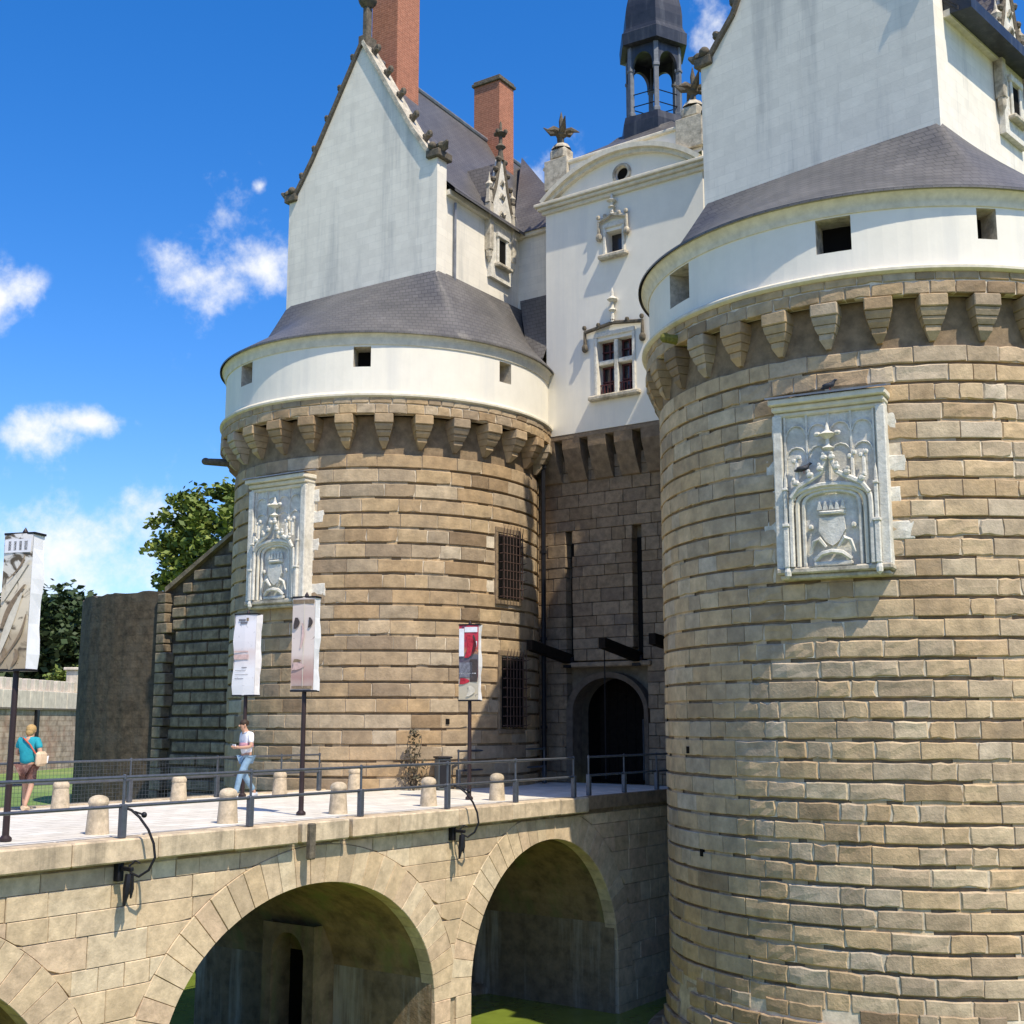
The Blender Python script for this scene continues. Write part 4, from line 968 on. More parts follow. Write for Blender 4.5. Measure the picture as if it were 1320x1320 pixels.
# masonry of the spandrels: courses cut by the arch rings
RT_ = .66
EXT = [(c, a+RT_, sp, ri+RT_) for c, a, sp, ri in ARCH]
def low(u):
    z = arch_z(u, EXT); return z
random.seed(5)
cnt = 0; massb = G()
z = -5.3
while z < -.42:
    h = min(random.choice((.34, .40, .46)), -.40 - z); 
    if h < .12: break
    y = 2.0 + random.uniform(-.5, 0)
    while y < 30.1:
        l = random.choice((.45, .65, .85, 1.05)); a, b = y+.004, y+l-.004; y += l; za, zb = z+.004, z+h-.004
        us = sorted({a, b, *[a+(b-a)*k/5 for k in range(1, 5)], *[c+s*w for c, w, _, _ in EXT for s in (-1, 1) if a < c+s*w < b]})
        runs = []; cur = []
        for p, q in zip(us, us[1:]):
            m = low((p+q)/2)
            lp = za if m is None else max(za, low(p) or za); lq = za if m is None else max(za, low(q) or za)
            if m is not None: 
                e = [E for E in EXT if abs((p+q)/2-E[0]) < E[1]][0]
                lp = max(za, arch_z(max(min(p, e[0]+e[1]-1e-4), e[0]-e[1]+1e-4), EXT)); lq = max(za, arch_z(max(min(q, e[0]+e[1]-1e-4), e[0]-e[1]+1e-4), EXT))
            if min(lp, lq) >= zb - .02: 
                if cur: runs.append(cur); cur = []
                continue
            cur.append((p, q, min(lp, zb-.01), min(lq, zb-.01)))
        if cur: runs.append(cur)
        for rn in runs:
            if rn[-1][1] - rn[0][0] < .05: continue
            bot = [(rn[0][0], rn[0][2])] + [(q, lq) for p, q, lp, lq in rn]
            outl = bot + [(rn[-1][1], zb), (rn[0][0], zb)]
            cy = sum(p[0] for p in outl)/len(outl); czz = sum(p[1] for p in outl)/len(outl)
            gg = G(); dx = random.uniform(-.006, .012)
            A = [gg.vert((-.12, p[0]-cy, p[1]-czz)) for p in outl]; B = [gg.vert((dx-.012, p[0]-cy, p[1]-czz)) for p in outl]
            C = [gg.vert((dx, (p[0]-cy)*.978, (p[1]-czz)*.955)) for p in outl]; n = len(outl)
            for i in range(n): j = (i+1) % n; gg.face((A[i], A[j], B[j], B[i])); gg.face((B[i], B[j], C[j], C[i]))
            gg.face(C)
            part('stone', gg, 'bridge', br, loc=rel(br, (BX+.0, cy, czz)))
            cnt += 1
    z += h
print('bridge stones', cnt)
for (c, a, sp, ri) in ARCH[:3]:
    nv = 31 if a > 3 else 29
    ts = [PI*i/nv for i in range(nv+1)]
    for t0, t1 in zip(ts, ts[1:]):
        dt = .003
        t0 += dt/2; t1 -= dt/2
        def pt(t, k): return (c - (a+k)*math.cos(t), sp + (ri+k)*math.sin(t))
        k1 = RT_ - .01; tm = (t0+t1)/2
        q = [pt(t0, 0), pt(t0, k1), pt(tm, k1), pt(t1, k1), pt(t1, 0), pt(tm, 0)]
        q = [(y, min(z, -.41)) for y, z in q]
        cy = sum(p[0] for p in q)/6; cz = sum(p[1] for p in q)/6; gg = G(); dx = random.uniform(.008, .02)
        A = [gg.vert((-.3, p[0]-cy, p[1]-cz)) for p in q]; B = [gg.vert((dx-.012, p[0]-cy, p[1]-cz)) for p in q]; C = [gg.vert((dx, (p[0]-cy)*.965, (p[1]-cz)*.975)) for p in q]
        for i in range(6): j = (i+1) % 6; gg.face((A[i], A[j], B[j], B[i])); gg.face((B[i], B[j], C[j], C[i]))
        gg.face(C); part('voussoir', gg, 'bridge', br, loc=rel(br, (BX, cy, cz)))
    # straight jambs under the springing
    for s in (-1, 1):
        zz = sp
        while zz > -5.2:
            gg = G(); y0_ = c+s*a; y1_ = c+s*(a+(.475 if (c, s) in ((16.08, 1), (23.25, -1)) else RT_-.006))
            gg.box(-.3, .02, min(y0_,y1_), max(y0_,y1_), zz-.406, zz-.004, .008); part('jamb_stone', gg, 'bridge', br, loc=rel(br, (BX, 0, 0))); zz -= .41
# deck, coping and shaded kerb
g = shifted(br); g.box(BX2-.1, BX+.02, Y0, Y1, -.30, -.01); part('deck', g, 'deck', br)
random.seed(9); y = -1.0; cl = []
while y < 24.52:
    l = min(random.choice((1.25, 1.5, 1.8)), 24.56-y)
    if l < .4: l = 24.56-y
    gp = .10 if abs(y+l-16.0) < .8 else .012
    gg = G(); gg.box(-.50, 0, -(l-gp)/2, (l-gp)/2, -.34, 0, .025); part('coping_stone', gg, 'coping', br, loc=rel(br, (-15.65, y+(l-gp)/2, random.uniform(-.006, .006)))); y += l
    if l <= 0: break
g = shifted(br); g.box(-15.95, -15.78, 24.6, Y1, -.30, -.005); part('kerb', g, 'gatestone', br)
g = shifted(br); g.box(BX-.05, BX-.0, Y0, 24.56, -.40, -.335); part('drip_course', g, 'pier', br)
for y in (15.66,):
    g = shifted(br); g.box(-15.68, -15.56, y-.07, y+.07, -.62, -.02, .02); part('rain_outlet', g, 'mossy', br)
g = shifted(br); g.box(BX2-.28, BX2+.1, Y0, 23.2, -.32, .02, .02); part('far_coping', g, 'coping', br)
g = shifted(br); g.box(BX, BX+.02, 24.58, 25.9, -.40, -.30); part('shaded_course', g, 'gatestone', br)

# ------------------------------------------------------------------ railings, brackets, bollards, poles
def railing(name, label, pts, h0, h1, ext=0):
    t = thing(name, label, 'railing', (pts[0][0], pts[0][1], 0))
    pg = G(); pg.box(-.05, .05, -.05, .05, 0, h0+.03, .012); pg.lathe([(.022, h0), (.022, h1)], 8); pg.lathe([(.0, h1+.05), (.03, h1+.03), (.03, h1-.03), (0, h1-.03)], 8)
    pm = pg.me('post', 'rail')
    for x, y in pts: link('post', pm, t, (x-pts[0][0], y-pts[0][1], 0))
    for z, r in ((h0, .026), (h1, .026)):
        g = G(); g.tube([(x-pts[0][0], y-pts[0][1], z) for x, y in pts], r, 8); part('rail', g, 'rail', t, True)
    return t
NY = [2.6, 4.9, 7.2, 9.55, 11.9, 14.4, 17.05, 19.55, 21.85, 24.1]
railing('railing', 'low grey iron railing along the near sunlit edge of the bridge', [(-15.78, y) for y in NY] , .46, .88)
fr_ = railing('railing', 'low grey iron railing along the far edge of the bridge, filled with wire mesh', [(-22.62, y) for y in (7.5, 9.9, 12.3, 14.7, 17.2, 19.6, 21.6, 22.9)], .46, .88)
g = G(); 
for i in range(150): y = i*.085; g.box(-.002, .002, y-.002, y+.002, .06, .86)
for i in range(11): z = .06+i*.08; g.box(-.002, .002, 0, 12.7, z-.002, z+.002)
o = part('wire_mesh', g, 'rail', fr_); o['kind'] = 'stuff'
railing('railing', 'dark iron railing in the shade before the gate, right of the sunlit one', [(-15.95, 25.0), (-15.95, 26.6), (-15.95, 28.2), (-15.95, 29.7)], .46, .88)
railing('railing', 'dark iron railing in the shade at the foot of the left tower by the gate', [(-20.15, 25.4), (-20.1, 27.2), (-20.1, 29.2)], .46, .95)
def bracket(y, lab):
    t = thing('scroll_bracket', lab, 'iron bracket', (-15.55, y, 0), group='S-shaped iron stays of the near railing')
    path = [(-.22,.0,.44),(-.16,.03,.40),(-.05,.05,.30),(.06,.06,.12),(.13,.06,-.08),(.15,.05,-.28),(.10,.03,-.46),(.0,.0,-.55),(-.10,-.02,-.50),(-.14,-.02,-.40),(-.09,0,-.33),(-.02,.01,-.36)]
    path = [(a, b*3.2 + (.16 if i > 2 else 0)*min(1,(i-2)/3 if i > 2 else 0), c) for i, (a, b, c) in enumerate(path)]
    g = G(); g.tube(path, .022, 7, [.02]*9+[.018,.016,.012]); part('scroll', g, 'iron', t, True)
    g = G(); g.ball((-.02,.22,.33), .045); g.tube([(-.12,.12,.38),(-.02,.22,.33)], .014, 6); part('knob', g, 'iron', t, True)
    g = G(); g.box(-.30,.06,-.03,.03,-.46,-.40,.01); g.box(-.32,-.2,-.05,.05,-.62,-.3,.01); part('wall_anchor', g, 'iron', t)
    g = G(); g.tube([(-.02,0,-.5),(-.01,-.03,-.7),(-.04,-.05,-.95)], .04, 6, [.05,.06,.02]); g.tube([(-.02,.05,-.5),(-.02,.06,-.72),(-.02,.05,-.85)], .03, 6, [.03,.035,.012]); part('drop_leaf', g, 'iron', t, True)
bracket(11.9, 'larger-looking S-shaped iron stay at the left end of the near coping')
bracket(19.75, 'S-shaped iron stay near the right end of the coping, above the bridge pier')
def bollard_mesh():
    g = G(); g.lathe([(.18,-.02),(.175,.04),(.155,.32),(.143,.43),(.155,.445),(.157,.48),(.14,.53),(.10,.56),(.05,.575),(0,.58)], 18); return g
bmsh = bollard_mesh().me('bollard', 'bollard', True)
BOL = [(-16.72, 12.15, 'squat stone bollard in the near row, nearest the camera, left of the iron stay'), (-16.72, 14.75, 'squat stone bollard in the near row, before the walking man'),
       (-16.72, 17.45, 'squat stone bollard in the near row, just right of the second banner pole'), (-16.72, 20.1, 'squat stone bollard in the near row, left of the red banner pole'), (-16.72, 22.45, 'squat stone bollard in the near row, closest to the gate'),
       (-21.5, 14.75, 'squat stone bollard in the far row, beside the woman'), (-21.5, 17.6, 'squat stone bollard in the far row, left of the walking man'), (-21.5, 20.5, 'squat stone bollard in the far row, right of the walking man'), (-21.5, 23.0, 'squat stone bollard in the far row, closest to the left tower')]
for x, y, lab in BOL:
    o = link('bollard', bmsh, None, (x, y, 0), random.uniform(0, 6)); o['label'] = lab; o['category'] = 'bollard'; o['group'] = 'stone bollards lining the walkway'
M['ink'] = mat('dark_print', (.07, .055, .05), rough=.5, nscale=14, namt=.4, bump=0)
M['ink_brown'] = mat('brown_print', (.26, .19, .12), rough=.5, nscale=9, namt=.4, bump=0)
M['ink_cream'] = mat('cream_print', (.66, .60, .48), rough=.5, nscale=9, namt=.2, bump=0)
M['ink_red'] = mat('red_print', (.50, .03, .05), rough=.5, nscale=12, namt=.5, bump=0)
M['ink_grey'] = mat('grey_print', (.20, .20, .23), rough=.5, nscale=12, namt=.5, bump=0)
M['ink_pink'] = mat('pink_print', (.62, .44, .40), rough=.5, nscale=9, namt=.25, bump=0)
M['ink_white'] = mat('white_print', (.78, .78, .80), rough=.5, nscale=9, namt=.1, bump=0)
def arcp(x0, z0, x1, z1, bow, th, n=8):
    A = [(x0+(x1-x0)*i/n + bow*math.sin(PI*i/n), z0+(z1-z0)*i/n) for i in range(n+1)]
    return A + [(x+th*(.4+.6*math.sin(PI*i/n)), z) for i, (x, z) in list(enumerate(A))[::-1]]
def rect(x0, x1, z0, z1): return [(x0,z0),(x1,z0),(x1,z1),(x0,z1)]
PRINTS = {0: [('', 'ink_white', rect(-.46, .46, .86, .96)), ('', 'ink', rect(-.33, -.24, .875, .945)), ('', 'ink', rect(-.15, -.06, .875, .945)), ('', 'ink', rect(.04, .13, .875, .945)), ('', 'ink', rect(.22, .33, .875, .945)),
              ('', 'ink_cream', arcp(-.45, .50, .40, .80, -.12, .22)), ('', 'ink_brown', arcp(-.42, .30, .30, .62, -.16, .20)), ('', 'ink_cream', arcp(-.46, .12, .18, .56, -.10, .26)), ('', 'ink_brown', arcp(-.2, .10, .42, .40, .10, .10)), ('', 'ink_brown', arcp(-.45, .03, -.28, .16, .05, .14)), ('', 'ink_brown', arcp(.02, .02, .12, .15, .05, .14)), ('', 'ink_brown', arcp(-.3, .66, .25, .84, .1, .08))],
          1: [('', 'ink', arcp(-.42, .66, -.36, .78, -.02, .26)), ('', 'ink', arcp(.22, .67, .25, .78, .02, .18)), ('', 'ink_pink', arcp(-.12, .45, -.06, .72, .04, .12)), ('', 'ink_brown', rect(-.48, .48, .93, .975)), ('', 'ink_pink', arcp(-.44, .22, -.40, .30, .04, .5)), ('', 'ink_brown', arcp(-.40, .30, -.36, .335, .0, .34)), ('', 'ink_brown', rect(-.45, .45, .02, .05)), ('', 'ink_cream', rect(.02, .05, .03, .97))],
          2: [('', 'ink_white', rect(-.48, -.22, .58, .95)), ('', 'ink_white', rect(-.2, .46, .90, .97)), ('', 'ink_red', arcp(-.2, .56, -.1, .86, .1, .48)), ('', 'ink', arcp(.12, .58, .22, .86, .05, .18)), ('', 'ink_white', rect(.28, .44, .70, .78)), ('', 'ink_grey', rect(-.46, .2, .30, .50)), ('', 'ink', rect(.08, .46, .24, .54)), ('', 'ink_white', rect(-.46, .40, .345, .36)), ('', 'ink_red', arcp(-.44, .21, -.40, .29, .0, .5)), ('', 'ink_cream', arcp(-.1, .05, .0, .19, .06, .36))],
          3: [('', 'ink_grey', rect(-.30, .02, .915, .94)), ('', 'ink_grey', rect(-.22, .10, .88, .905)), ('', 'ink_brown', rect(.06, .16, .915, .955)), ('', 'ink_pink', rect(-.46, .2, .44, .50)), ('', 'ink_pink', rect(-.46, .18, .53, .545)), ('', 'ink_grey', rect(-.1, .14, .335, .345)), ('', 'ink_grey', rect(-.4, .1, .30, .305)), ('', 'ink_grey', rect(-.4, .2, .25, .255)), ('', 'ink_grey', rect(-.4, .0, .20, .206))]}
def banner(x, y, z0, z1, k, lab, w=.46, d=.22, face=-70):
    t = thing('banner_pole', lab, 'banner pole', (x, y, 0), R(face+90), group='banner poles along the bridge')
    g = G(); g.lathe([(.05,0),(.045,1.5),(.04,z1+.05),(.0,z1+.12)], 10); g.lathe([(.09,0),(.09,.04),(.05,.08)], 10); part('pole', g, 'pole', t, True)
    h = z1-z0; n = 9
    def wob(i): return .025*math.sin(i*1.3+k)
    g = G(); g.X = Matrix.Identity(4)
    P = [[(-w/2 + (wob(i) if k == 3 else 0), -d/2 + wob(i)*.25, h*i/n), (0, -d/2-.012 + wob(i)*.25, h*i/n), (w/2, -d/2 + wob(i)*.25, h*i/n)] for i in range(n+1)]
    g.grid(P, True); b = part('banner', g, BAN[k], t, loc=(0, 0, z0))
    for nm_, mt, pts in PRINTS[k]:
        g = G(); g.poly([(x*w, -d/2-.018-.004*len(pts)/9, z*h) for x, z in pts]); part('printed_patch', g, mt, b)
    g = G(); g.grid([[(w/2+.002, -d/2, h*i/n), (w/2+.01+wob(i), d/2, h*i/n)] for i in range(n+1)], True); g.grid([[(w/2, d/2, h*i/n), (-w/2, d/2, h*i/n)] for i in range(n+1)], True); g.grid([[(-w/2, d/2, h*i/n), (-w/2, -d/2, h*i/n)] for i in range(n+1)], True); part('banner_side', g, 'white_cloth', t, loc=(0, 0, z0))
    for zz in (z0-.01, z1):
        g = G(); g.box(-w/2-.01, w/2+.02, -d/2-.01, d/2+.01, zz-.012, zz+.02); part('banner_bracket', g, 'iron', t)
banner(-16.75, 10.62, 2.45, 4.46, 0, 'banner pole at the left edge of the picture with a beige printed banner', .50, .26)
banner(-17.0, 16.76, 2.27, 4.02, 1, 'banner pole with a pinkish banner, just right of the walking man')
banner(-17.3, 22.2, 2.17, 3.85, 2, 'banner pole with a red and black banner, nearest the gate', .46, .2)
banner(-22.2, 20.0, 2.3, 4.18, 3, 'banner pole with a pale almost blank banner, directly behind the walking man', .56, .26)
# grey box and straggling weeds at the end of the far railing
t = thing('utility_box', 'small dark grey cabinet by the left tower wall, near the red banner pole', 'cabinet', (-20.30, 24.95, 0), R(-35))
g = G(); g.box(-.22,.22,-.16,.16,0,.78,.02); part('body', g, 'bluegrey', t); g = G(); g.box(-.25,.25,-.19,.19,.78,.83,.015); part('lid', g, 'bin', t); g = G(); g.box(.22,.235,-.14,.14,.06,.74,.005); part('door', g, 'bin', t)
t = thing('wall_plant', 'dry straggling plant climbing the tower wall left of the grey cabinet', 'plant', (-20.75, 24.35, 0))
random.seed(4)
g = G()
for k in range(9):
    a = random.uniform(0, 6.28); p = [(0,0,0)]
    for s in range(6): p.append((p[-1][0]+random.uniform(-.09,.09), p[-1][1]+random.uniform(-.09,.09), p[-1][2]+random.uniform(.12,.30)*(1.1 if k < 3 else .55)))
    g.tube(p, .02, 5, [.022,.02,.018,.015,.012,.01,.006])
part('stem', g, 'bark', t)
g = G()
for k in range(170):
    z = random.uniform(.05, 1.5); rr = .5*(1.1-z/1.7)*random.random(); a = random.uniform(0, 6.28); c = Vector((rr*math.cos(a), rr*math.sin(a), z)); u = Vector((random.uniform(-1,1),random.uniform(-1,1),random.uniform(-1,1))).normalized()*.06; w = u.cross(Vector((random.uniform(-1,1),random.uniform(-1,1),1))).normalized()*.035
    g.poly([c-u, c+w, c+u, c-w])
part('leaves', g, 'drygrass', t)

# ------------------------------------------------------------------ wing wall and bastion on the left
ww = thing('wing_wall', 'dark coursed stone wall with a sloping top, between the left tower and the shaded bastion', 'wall', (-32, 29, -5.3))
g = shifted(ww); g.prism([(-36.4,29.05,-5.3),(-26,29.05,-5.3),(-26,29.05,11.2),(-33.06,29.05,8.1),(-36.4,29.05,6.35)], (0,.9,0)); part('wall_core', g, 'bastion', ww)
random.seed(13); wm = {}
z = -1.5
while z < 10:
    h = .34; x = -36.1 + random.uniform(0, .3)
    while x < -27:
        l = random.choice((.5, .7, .9)); top = 8.1 + (x+33.06)*(.44 if x > -33.06 else .52)
        if z + h < top:
            k = (l, random.randrange(2))
            if k not in wm:
                g = G(); g.box(-l/2+.01, l/2-.01, -.10, .1, -h/2, h/2, .03); wm[k] = g.me('stone', 'wingstone')
            link('stone', wm[k], ww, rel(ww, (x+l/2, 29.0+random.uniform(-.03,.03), z+h/2)))
        x += l
    z += .43
g = shifted(ww); g.prism([(-36.5,28.85,6.3),(-33.06,28.85,8.1),(-27,28.85,10.8),(-27,28.85,10.95),(-33.06,28.85,8.25),(-36.5,28.85,6.5)], (0,1.2,0)); part('sloping_coping', g, 'wingstone', ww)
bs = thing('round_bastion', 'curved bastion coloured dark for shade, at the far left of the castle', 'bastion', (-38.9, 34.45, -2))
g = G(); n = 90; rows = []; random.seed(2)
for i in range(n+1):
    a = 60 + 240*i/n; row = []
    for z in (0, 2, 4, 6, 7.6, 8.35):
        r = 6 + .03*math.sin(i*2.1+z*3) + random.uniform(-.02, .02)
        row.append((r*cos(a), r*sin(a), z + (.04*math.sin(i*.9)+random.uniform(-.03,.05) if z > 8 else 0)))
    row.append((5.2*cos(a), 5.2*sin(a), 8.4)); rows.append(row)
g.grid(rows, False); part('curved_wall', g, 'bastion', bs, True)
g = G(); g.lathe([(5.25,8.37),(0,8.5)], 40); part('top', g, 'wingstone', bs)
z = .3
random.seed(6)
while z < 8.2:
    h = random.uniform(.28, .42); g = G(); w = random.choice((.35, .5)); g.box(-.2, w-.1, -.22, .2, z, z+h-.03, .03); part('quoin', g, 'wingstone', bs, loc=(2.42+.0, -5.55, 0)); z += h

# ------------------------------------------------------------------ far side of the moat
fw = thing('retaining_wall', 'distant rubble retaining wall with pale coping and balustrade across the lawn', 'wall', (-76, 50, -2))
A = Vector((-59.2, 25.0, 0)); B = Vector((-90, 74, 0)); d = (B-A).normalized(); ang = math.degrees(math.atan2(d.y, d.x)); Lw = (B-A).length
def NF():
    g = G(); g.X = Matrix.Translation(-fw.location) @ frame(A.x, A.y, 0, ang); return g
g = NF(); g.box(0, Lw, 0, 1, -2, 2.55); part('rubble_face', g, 'rubble', fw)
for k in range(int(Lw/1.9)):
    g = NF(); g.box(k*1.9+.01, k*1.9+1.89, -.12+random.uniform(-.01,.01), 1, 2.551, 3.7, .03); part('coping_block', g, 'limestone', fw)
g = NF(); g.box(0, Lw, -.16, -.02, 2.45, 2.55); part('drip_mould', g, 'mossy', fw)
for k in range(int(Lw/1.15)):
    w = random.choice((.45, .6)); g = NF(); g.box(k*1.15, k*1.15+w, .1, .5, 3.7, 4.45, .03); part('balustrade_block', g, 'limestone', fw)
g = NF(); g.box(0, Lw, .05, .55, 4.45, 4.62, .03) if False else g.box(34, 36.2, -.05, .8, 3.7, 5.3, .04); g.box(33.8, 36.4, -.2, .95, 5.3, 5.5, .04); part('gate_pier', g, 'limestone', fw)
g = NF(); g.box(27.6, 28.0, -.2, .1, -2, 2.45, .02); part('downpipe', g, 'iron', fw)
g = G(); g.X = Matrix.Identity(4); g.poly([(A+d*-5).to_tuple()[:2]+(3.6,), (B+d*5).to_tuple()[:2]+(3.6,), (-200,160,3.6), (-260,20,3.6)]); struct('street', g, 'earth')

def tree(name, label, x, y, z, trunk_h, rx, rz, nclump, lpc, leafm, leaf, seedv, hue=0, group=None):
    random.seed(seedv)
    t = thing(name, label, 'tree', (x, y, z), group=group)
    g = G(); H_ = trunk_h + rz
    g.tube([(0,0,-.3),(.1,0,trunk_h*.5),(.05,.1,trunk_h),(0,.1,H_)], .3, 8, [.45,.35,.28,.06])
    for k in range(9):
        a = random.uniform(0, 6.28); z0 = trunk_h*random.uniform(.6, 1.1); e = Vector((rx*.75*math.cos(a), rx*.75*math.sin(a), z0+rz*random.uniform(.3, 1.0)))
        g.tube([(0,.05,z0), (e.x*.45, e.y*.45, z0+(e.z-z0)*.6), e], .1, 6, [.16,.1,.03])
    part('trunk', g, 'bark', t, True)
    g = G()
    for c in range(nclump):
        while True:
            p = Vector((random.uniform(-1,1), random.uniform(-1,1), random.uniform(-1,1)))
            if .35 < p.length < 1: break
        p *= random.uniform(.85, 1.06)
        cp = Vector((p.x*rx, p.y*rx, trunk_h + rz*.75 + p.z*rz)); cr = random.uniform(.10, .20)*rx
        for k in range(lpc):
            o = Vector((random.gauss(0,.5), random.gauss(0,.5), random.gauss(0,.4)))*cr
            u = Vector((random.uniform(-1,1), random.uniform(-1,1), random.uniform(-.6,.6))).normalized(); w = u.cross(Vector((random.uniform(-1,1), random.uniform(-1,1), random.uniform(.2,1)))).normalized()
            s = leaf*random.uniform(.6, 1.25); q = cp+o; g.poly([q-u*s, q-w*s*.6, q+u*s, q+w*s*.6])
    part('crown', g, leafm, t)
    return t
TG = 'trees beyond the castle'
tree('plane_tree', 'sunlit light green tree rising behind the sloping wing wall', -65.0, 55.5, -1.5, 10.6, 4.4, 4.9, 220, 60, 'leaf', .25, 31, group=TG)
tree('dark_tree', 'broad dark green tree behind the balustrade, between the left banner and the bastion', -106.0, 70.5, 3.5, 1.6, 8.0, 5.2, 300, 46, 'leafdark', .42, 32, group=TG)
tree('dark_tree', 'second dark tree behind the balustrade, partly hidden by the left banner', -112.0, 66.0, 3.5, 1.6, 7.5, 4.6, 260, 46, 'leafdark', .42, 33, group=TG)
tree('dark_tree', 'lower dark tree next to the shaded bastion above the distant wall', -103.5, 78.0, 3.5, 1.0, 6.5, 3.6, 200, 46, 'leafdark', .40, 34, group=TG)
tree('shrub', 'low green shrub pushing through the balustrade', -88, 61.0, 3.6, .4, 2.4, 1.3, 60, 40, 'leaf', .22, 35, group=TG)

# ------------------------------------------------------------------ people
def skin_obj(name, verts, edges, radii, m_, parent, root=0, sub=2):
    me = bpy.data.meshes.new(name); me.from_pydata(verts, edges, []); o = link(name, me, parent)
    md = o.modifiers.new('skin', 'SKIN'); md.use_smooth_shade = True
    sv = me.skin_vertices[0].data
    for i, r in enumerate(radii):
        rr = r if isinstance(r, tuple) else (r, r); sv[i].radius = rr; sv[i].use_root = (i == root)
    s = o.modifiers.new('sub', 'SUBSURF'); s.levels = sub; s.render_levels = sub
    me.materials.append(M[m_]); return o
def chain(V, E, Rd, start, pts, radii):
    p = start
    for q, r in zip(pts, radii): V.append(q); Rd.append(r); E.append((p, len(V)-1)); p = len(V)-1
    return p
def person(label, loc, face, J, mats):
    """J: joint dict in local metres; +Y is where the person faces, x to their right"""
    t = thing('person', label, 'person', loc, R(face-90))
    V = [J['pelvis']]; E = []; Rd = [(.145, .11)]
    ch = chain(V, E, Rd, 0, [J['waist'], J['chest'], J['neck']], [(.135,.10), (.16,.115), .055])
    hd = chain(V, E, Rd, ch, [J['chin'], J['head'], J['crown']], [(.062,.075), (.078,.095), (.06,.07)])
    for s in 'LR':
        a = chain(V, E, Rd, 2, [J['sh'+s], J['el'+s], J['wr'+s], J['hd'+s]], [.055, .043, .031, (.038,.026)])
        hp = Vector(J['hd'+s]); dv = (hp - Vector(J['wr'+s])).normalized(); sd_ = dv.cross(Vector((0,0,1)))
        sd_ = sd_.normalized() if sd_.length > .01 else Vector((1,0,0))
        for k, ln in ((-1.5,.075),(-.5,.09),(.5,.085),(1.5,.065)):
            b = hp + sd_*.016*k
            chain(V, E, Rd, a, [tuple(b+dv*ln*.5), tuple(b+dv*ln*.9+Vector((0,0,-.02)))], [.0095, .008])
        chain(V, E, Rd, a-1, [tuple(Vector(J['wr'+s])+dv*.045+sd_*.035), tuple(Vector(J['wr'+s])+dv*.085+sd_*.05)], [.012, .009])
        chain(V, E, Rd, 0, [J['hip'+s], J['kn'+s], J['an'+s], J['to'+s]], [.082, .056, .038, .034])
    body = skin_obj('body', V, E, Rd, 'skin', t)
    H = Vector(J['head'])
    # face: nose, ears, eyes, mouth
    g = G(); g.ball(H+Vector((0,.098,-.02)), .014, .022, .022, 6, 4)
    for s in (-1, 1): g.ball(H+Vector((s*.08,0,-.01)), .012, .02, .03, 6, 4)
    part('nose_and_ears', g, 'skin', t, True)
    g = G()
    for s in (-1, 1): g.ball(H+Vector((s*.032,.085,.015)), .012, .008, .008, 6, 4)
    g.ball(H+Vector((0,.082,-.055)), .024, .008, .006, 6, 4); part('eyes_and_mouth', g, 'hair', t, True)
    return t
def cloth(t, name, root, chains, rad, m_):
    V = [root[0]]; E = []; Rd = [root[1]]
    for st, pts, rs in chains: chain(V, E, Rd, st, pts, rs)
    return skin_obj(name, V, E, Rd, m_, t)
# man walking to the left, looking down at what he holds
J = dict(pelvis=(0,0,.93), waist=(0,.0,1.08), chest=(0,.02,1.33), neck=(0,.04,1.50), chin=(0,.09,1.56), head=(0,.10,1.63), crown=(0,.07,1.71),
         shL=(-.19,.0,1.42), elL=(-.25,.03,1.15), wrL=(-.12,.24,1.13), hdL=(-.05,.30,1.15), shR=(.19,.0,1.42), elR=(.26,.0,1.15), wrR=(.14,.23,1.12), hdR=(.07,.30,1.15),
         hipL=(-.09,0,.90), knL=(-.10,.20,.50), anL=(-.10,.30,.09), toL=(-.10,.44,.04), hipR=(.09,0,.90), knR=(.10,-.04,.48), anR=(.10,-.30,.13), toR=(.10,-.18,.04))
pm = person('man in white shirt and pale blue jeans walking on the bridge', (-21.5, 19.45, -.005), -104, J, None)
cloth(pm, 'shirt', ((0,0,.96), (.165,.125)), [(0, [(0,0,1.08), (0,.02,1.33), (0,.03,1.46)], [(.155,.12), (.18,.135), (.09,.08)]), (2, [(-.19,0,1.42), (-.235,.02,1.22)], [.075, .066]), (2, [(.19,0,1.42), (.24,.0,1.22)], [.075, .066])], None, 'shirt')
g = G(); g.lathe([(.185,1.14),(.192,1.17),(.19,1.22),(.183,1.24)], 20, (0,.01), sx=1, sy=.76); part('pink_stripe', g, 'pinkband', pm, True)
cloth(pm, 'jeans', ((0,0,.95), (.15,.118)), [(0, [(-.09,0,.88), J['knL'], (-.10,.285,.12)], [.098, .072, .062]), (0, [(.09,0,.88), J['knR'], (.10,-.275,.17)], [.098, .072, .062])], None, 'jeans')
g = G(); g.ball((0,.075,1.67), .092, .108, .085, 12, 8); part('hair', g, 'hair', pm, True)
for s in 'LR':
    a = Vector(J['an'+s]); b = Vector(J['to'+s]); g = G(); g.tube([a+Vector((0,-.05,-.04)), a*.5+b*.5+Vector((0,0,-.005)), b+Vector((0,.03,.0))], .05, 8, [.05,.05,.035]); part('shoe', g, 'shoe', pm, True)
g = G(); g.box(-.07,.07,.30,.32,1.14,1.20,.004); part('held_card', g, 'paper', pm)
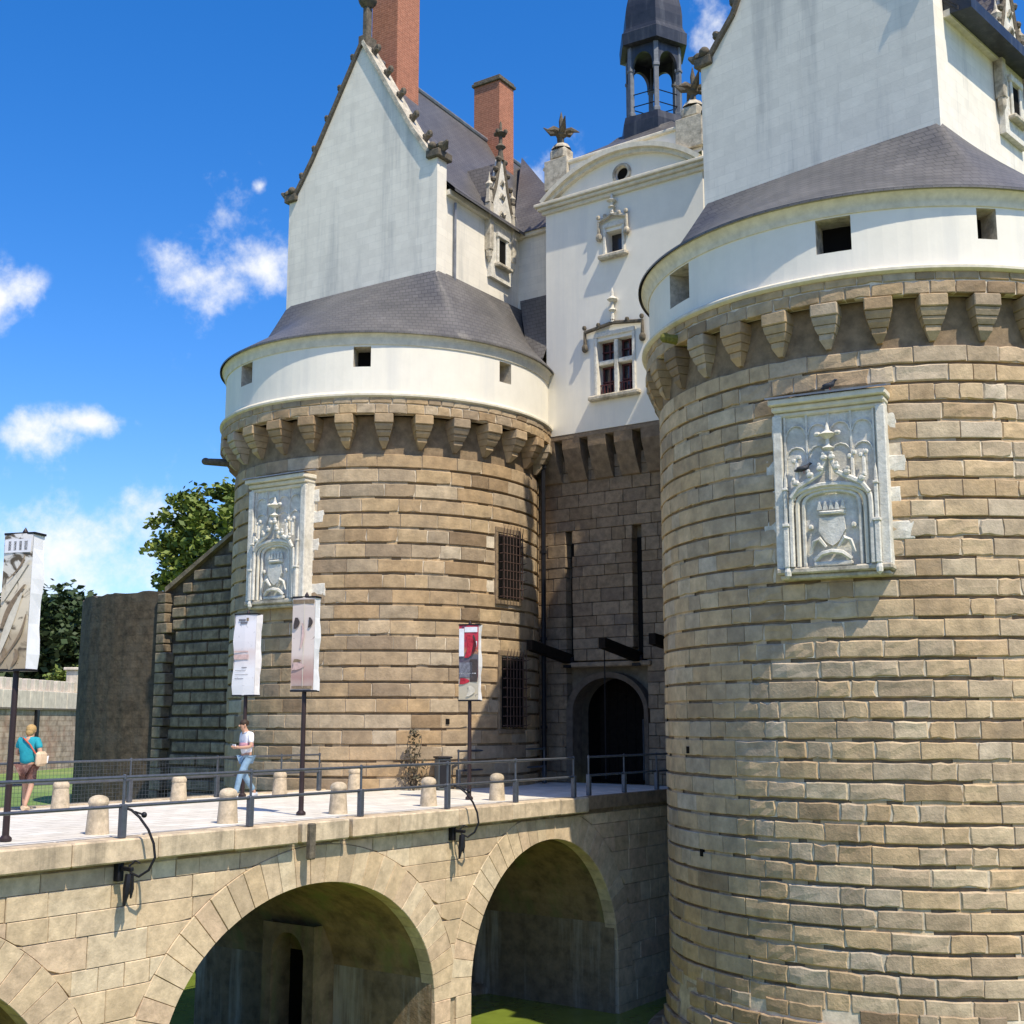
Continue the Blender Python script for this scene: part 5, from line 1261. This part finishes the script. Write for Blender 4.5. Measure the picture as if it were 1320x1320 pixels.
# woman seen from behind
J = dict(pelvis=(0,0,.88), waist=(0,.0,1.02), chest=(0,.02,1.25), neck=(0,.03,1.41), chin=(0,.07,1.46), head=(0,.07,1.53), crown=(0,.05,1.60),
         shL=(-.18,.0,1.34), elL=(-.27,.02,1.08), wrL=(-.12,.22,1.05), hdL=(-.06,.28,1.06), shR=(.18,.0,1.34), elR=(.28,-.02,1.07), wrR=(.17,.2,.98), hdR=(.12,.27,.97),
         hipL=(-.09,0,.85), knL=(-.10,.12,.47), anL=(-.10,.12,.09), toL=(-.10,.26,.04), hipR=(.09,0,.85), knR=(.10,.0,.46), anR=(.10,-.18,.10), toR=(.10,-.06,.04))
pw = person('fair-haired woman in teal top and brown shorts beside the left banner pole', (-22.15, 14.42, -.005), 115, J, None)
cloth(pw, 'teal_top', ((0,0,.86), (.19,.15)), [(0, [(0,0,1.02), (0,.02,1.25), (0,.03,1.36)], [(.17,.13), (.18,.135), (.10,.08)]), (2, [(-.18,0,1.34), (-.235,.02,1.18)], [.08, .072]), (2, [(.18,0,1.34), (.245,-.01,1.17)], [.08, .072])], None, 'teal')
cloth(pw, 'shorts', ((0,0,.86), (.165,.135)), [(0, [(-.09,0,.80), (-.10,.11,.50)], [.115, .09]), (0, [(.09,0,.80), (.10,.01,.49)], [.115, .09])], None, 'shorts')
g = G(); g.ball((0,.045,1.555), .098, .112, .10, 14, 9); g.ball((0,0.0,1.50), .078, .075, .085, 10, 7); part('hair', g, 'straw', pw, True)
g = G(); g.tube([(-.17,.02,1.40),(-.05,-.10,1.38),(.10,-.12,1.26),(.22,-.06,1.05)], .016, 6); part('bag_strap', g, 'redstrap', pw, True)
for s in 'LR':
    a = Vector(J['an'+s]); b = Vector(J['to'+s]); g = G(); g.tube([a+Vector((0,-.05,-.04)), a*.5+b*.5+Vector((0,0,-.005)), b+Vector((0,.03,.0))], .045, 8, [.045,.045,.03]); part('shoe', g, 'bag', pw, True)
g = G(); g.X = Matrix.Translation((.29,-.02,.98)); g.box(-.06,.06,-.16,.16,-.13,.15,.05); tb = part('shoulder_bag', g, 'bag', pw, True)
g = G(); g.prism([(.02,.24,.86),(.24,.30,.90),(.25,.32,1.04),(.03,.26,1.0)], (0,.004,0)); part('paper_sheet', g, 'paper', pw)

# ------------------------------------------------------------------ pigeons on the right panel
def pigeon(loc, rz, lab):
    t = thing('pigeon', lab, 'bird', loc, rz)
    V = [(0,0,.09), (-.08,0,.08), (-.19,0,.05), (.06,0,.12), (.09,0,.17), (.115,0,.185), (.16,0,.178)]; E = [(0,1),(1,2),(0,3),(3,4),(4,5),(5,6)]
    skin_obj('body', V, E, [(.055,.06),(.045,.05),(.022,.012),.045,.028,.032,.007], 'bird', t)
    for s in (-1, 1):
        g = G(); g.ball((-.04,s*.05,.095), .10, .018, .04, 8, 5); part('wing', g, 'bird', t, True)
        g = G(); g.tube([(0,s*.02,.05),(.0,s*.02,0)], .006, 5); part('leg', g, 'redstrap', t)
pa = -81.8; pr_ = 5.06+.15
pigeon((RT[0]+(pr_+.16)*cos(pa+1), RT[1]+(pr_+.16)*sin(pa+1), 7.92), R(pa+80), 'dark pigeon perched on top of the nearest carved panel')
pigeon((RT[0]+(pr_+.17)*cos(pa-5), RT[1]+(pr_+.17)*sin(pa-5), 6.36), R(pa+100), 'dark pigeon perched within the nearest carved panel, on the arch')
# a scrap floating on the moat
g = G(); g.ball((0,0,0), .13, .07, .03, 8, 4); o = part('floating_scrap', g, 'paper', None, loc=(-28.6, 22.0, -4.99)); o['label'] = 'small white scrap floating on the green water seen through the first arch'; o['category'] = 'litter'
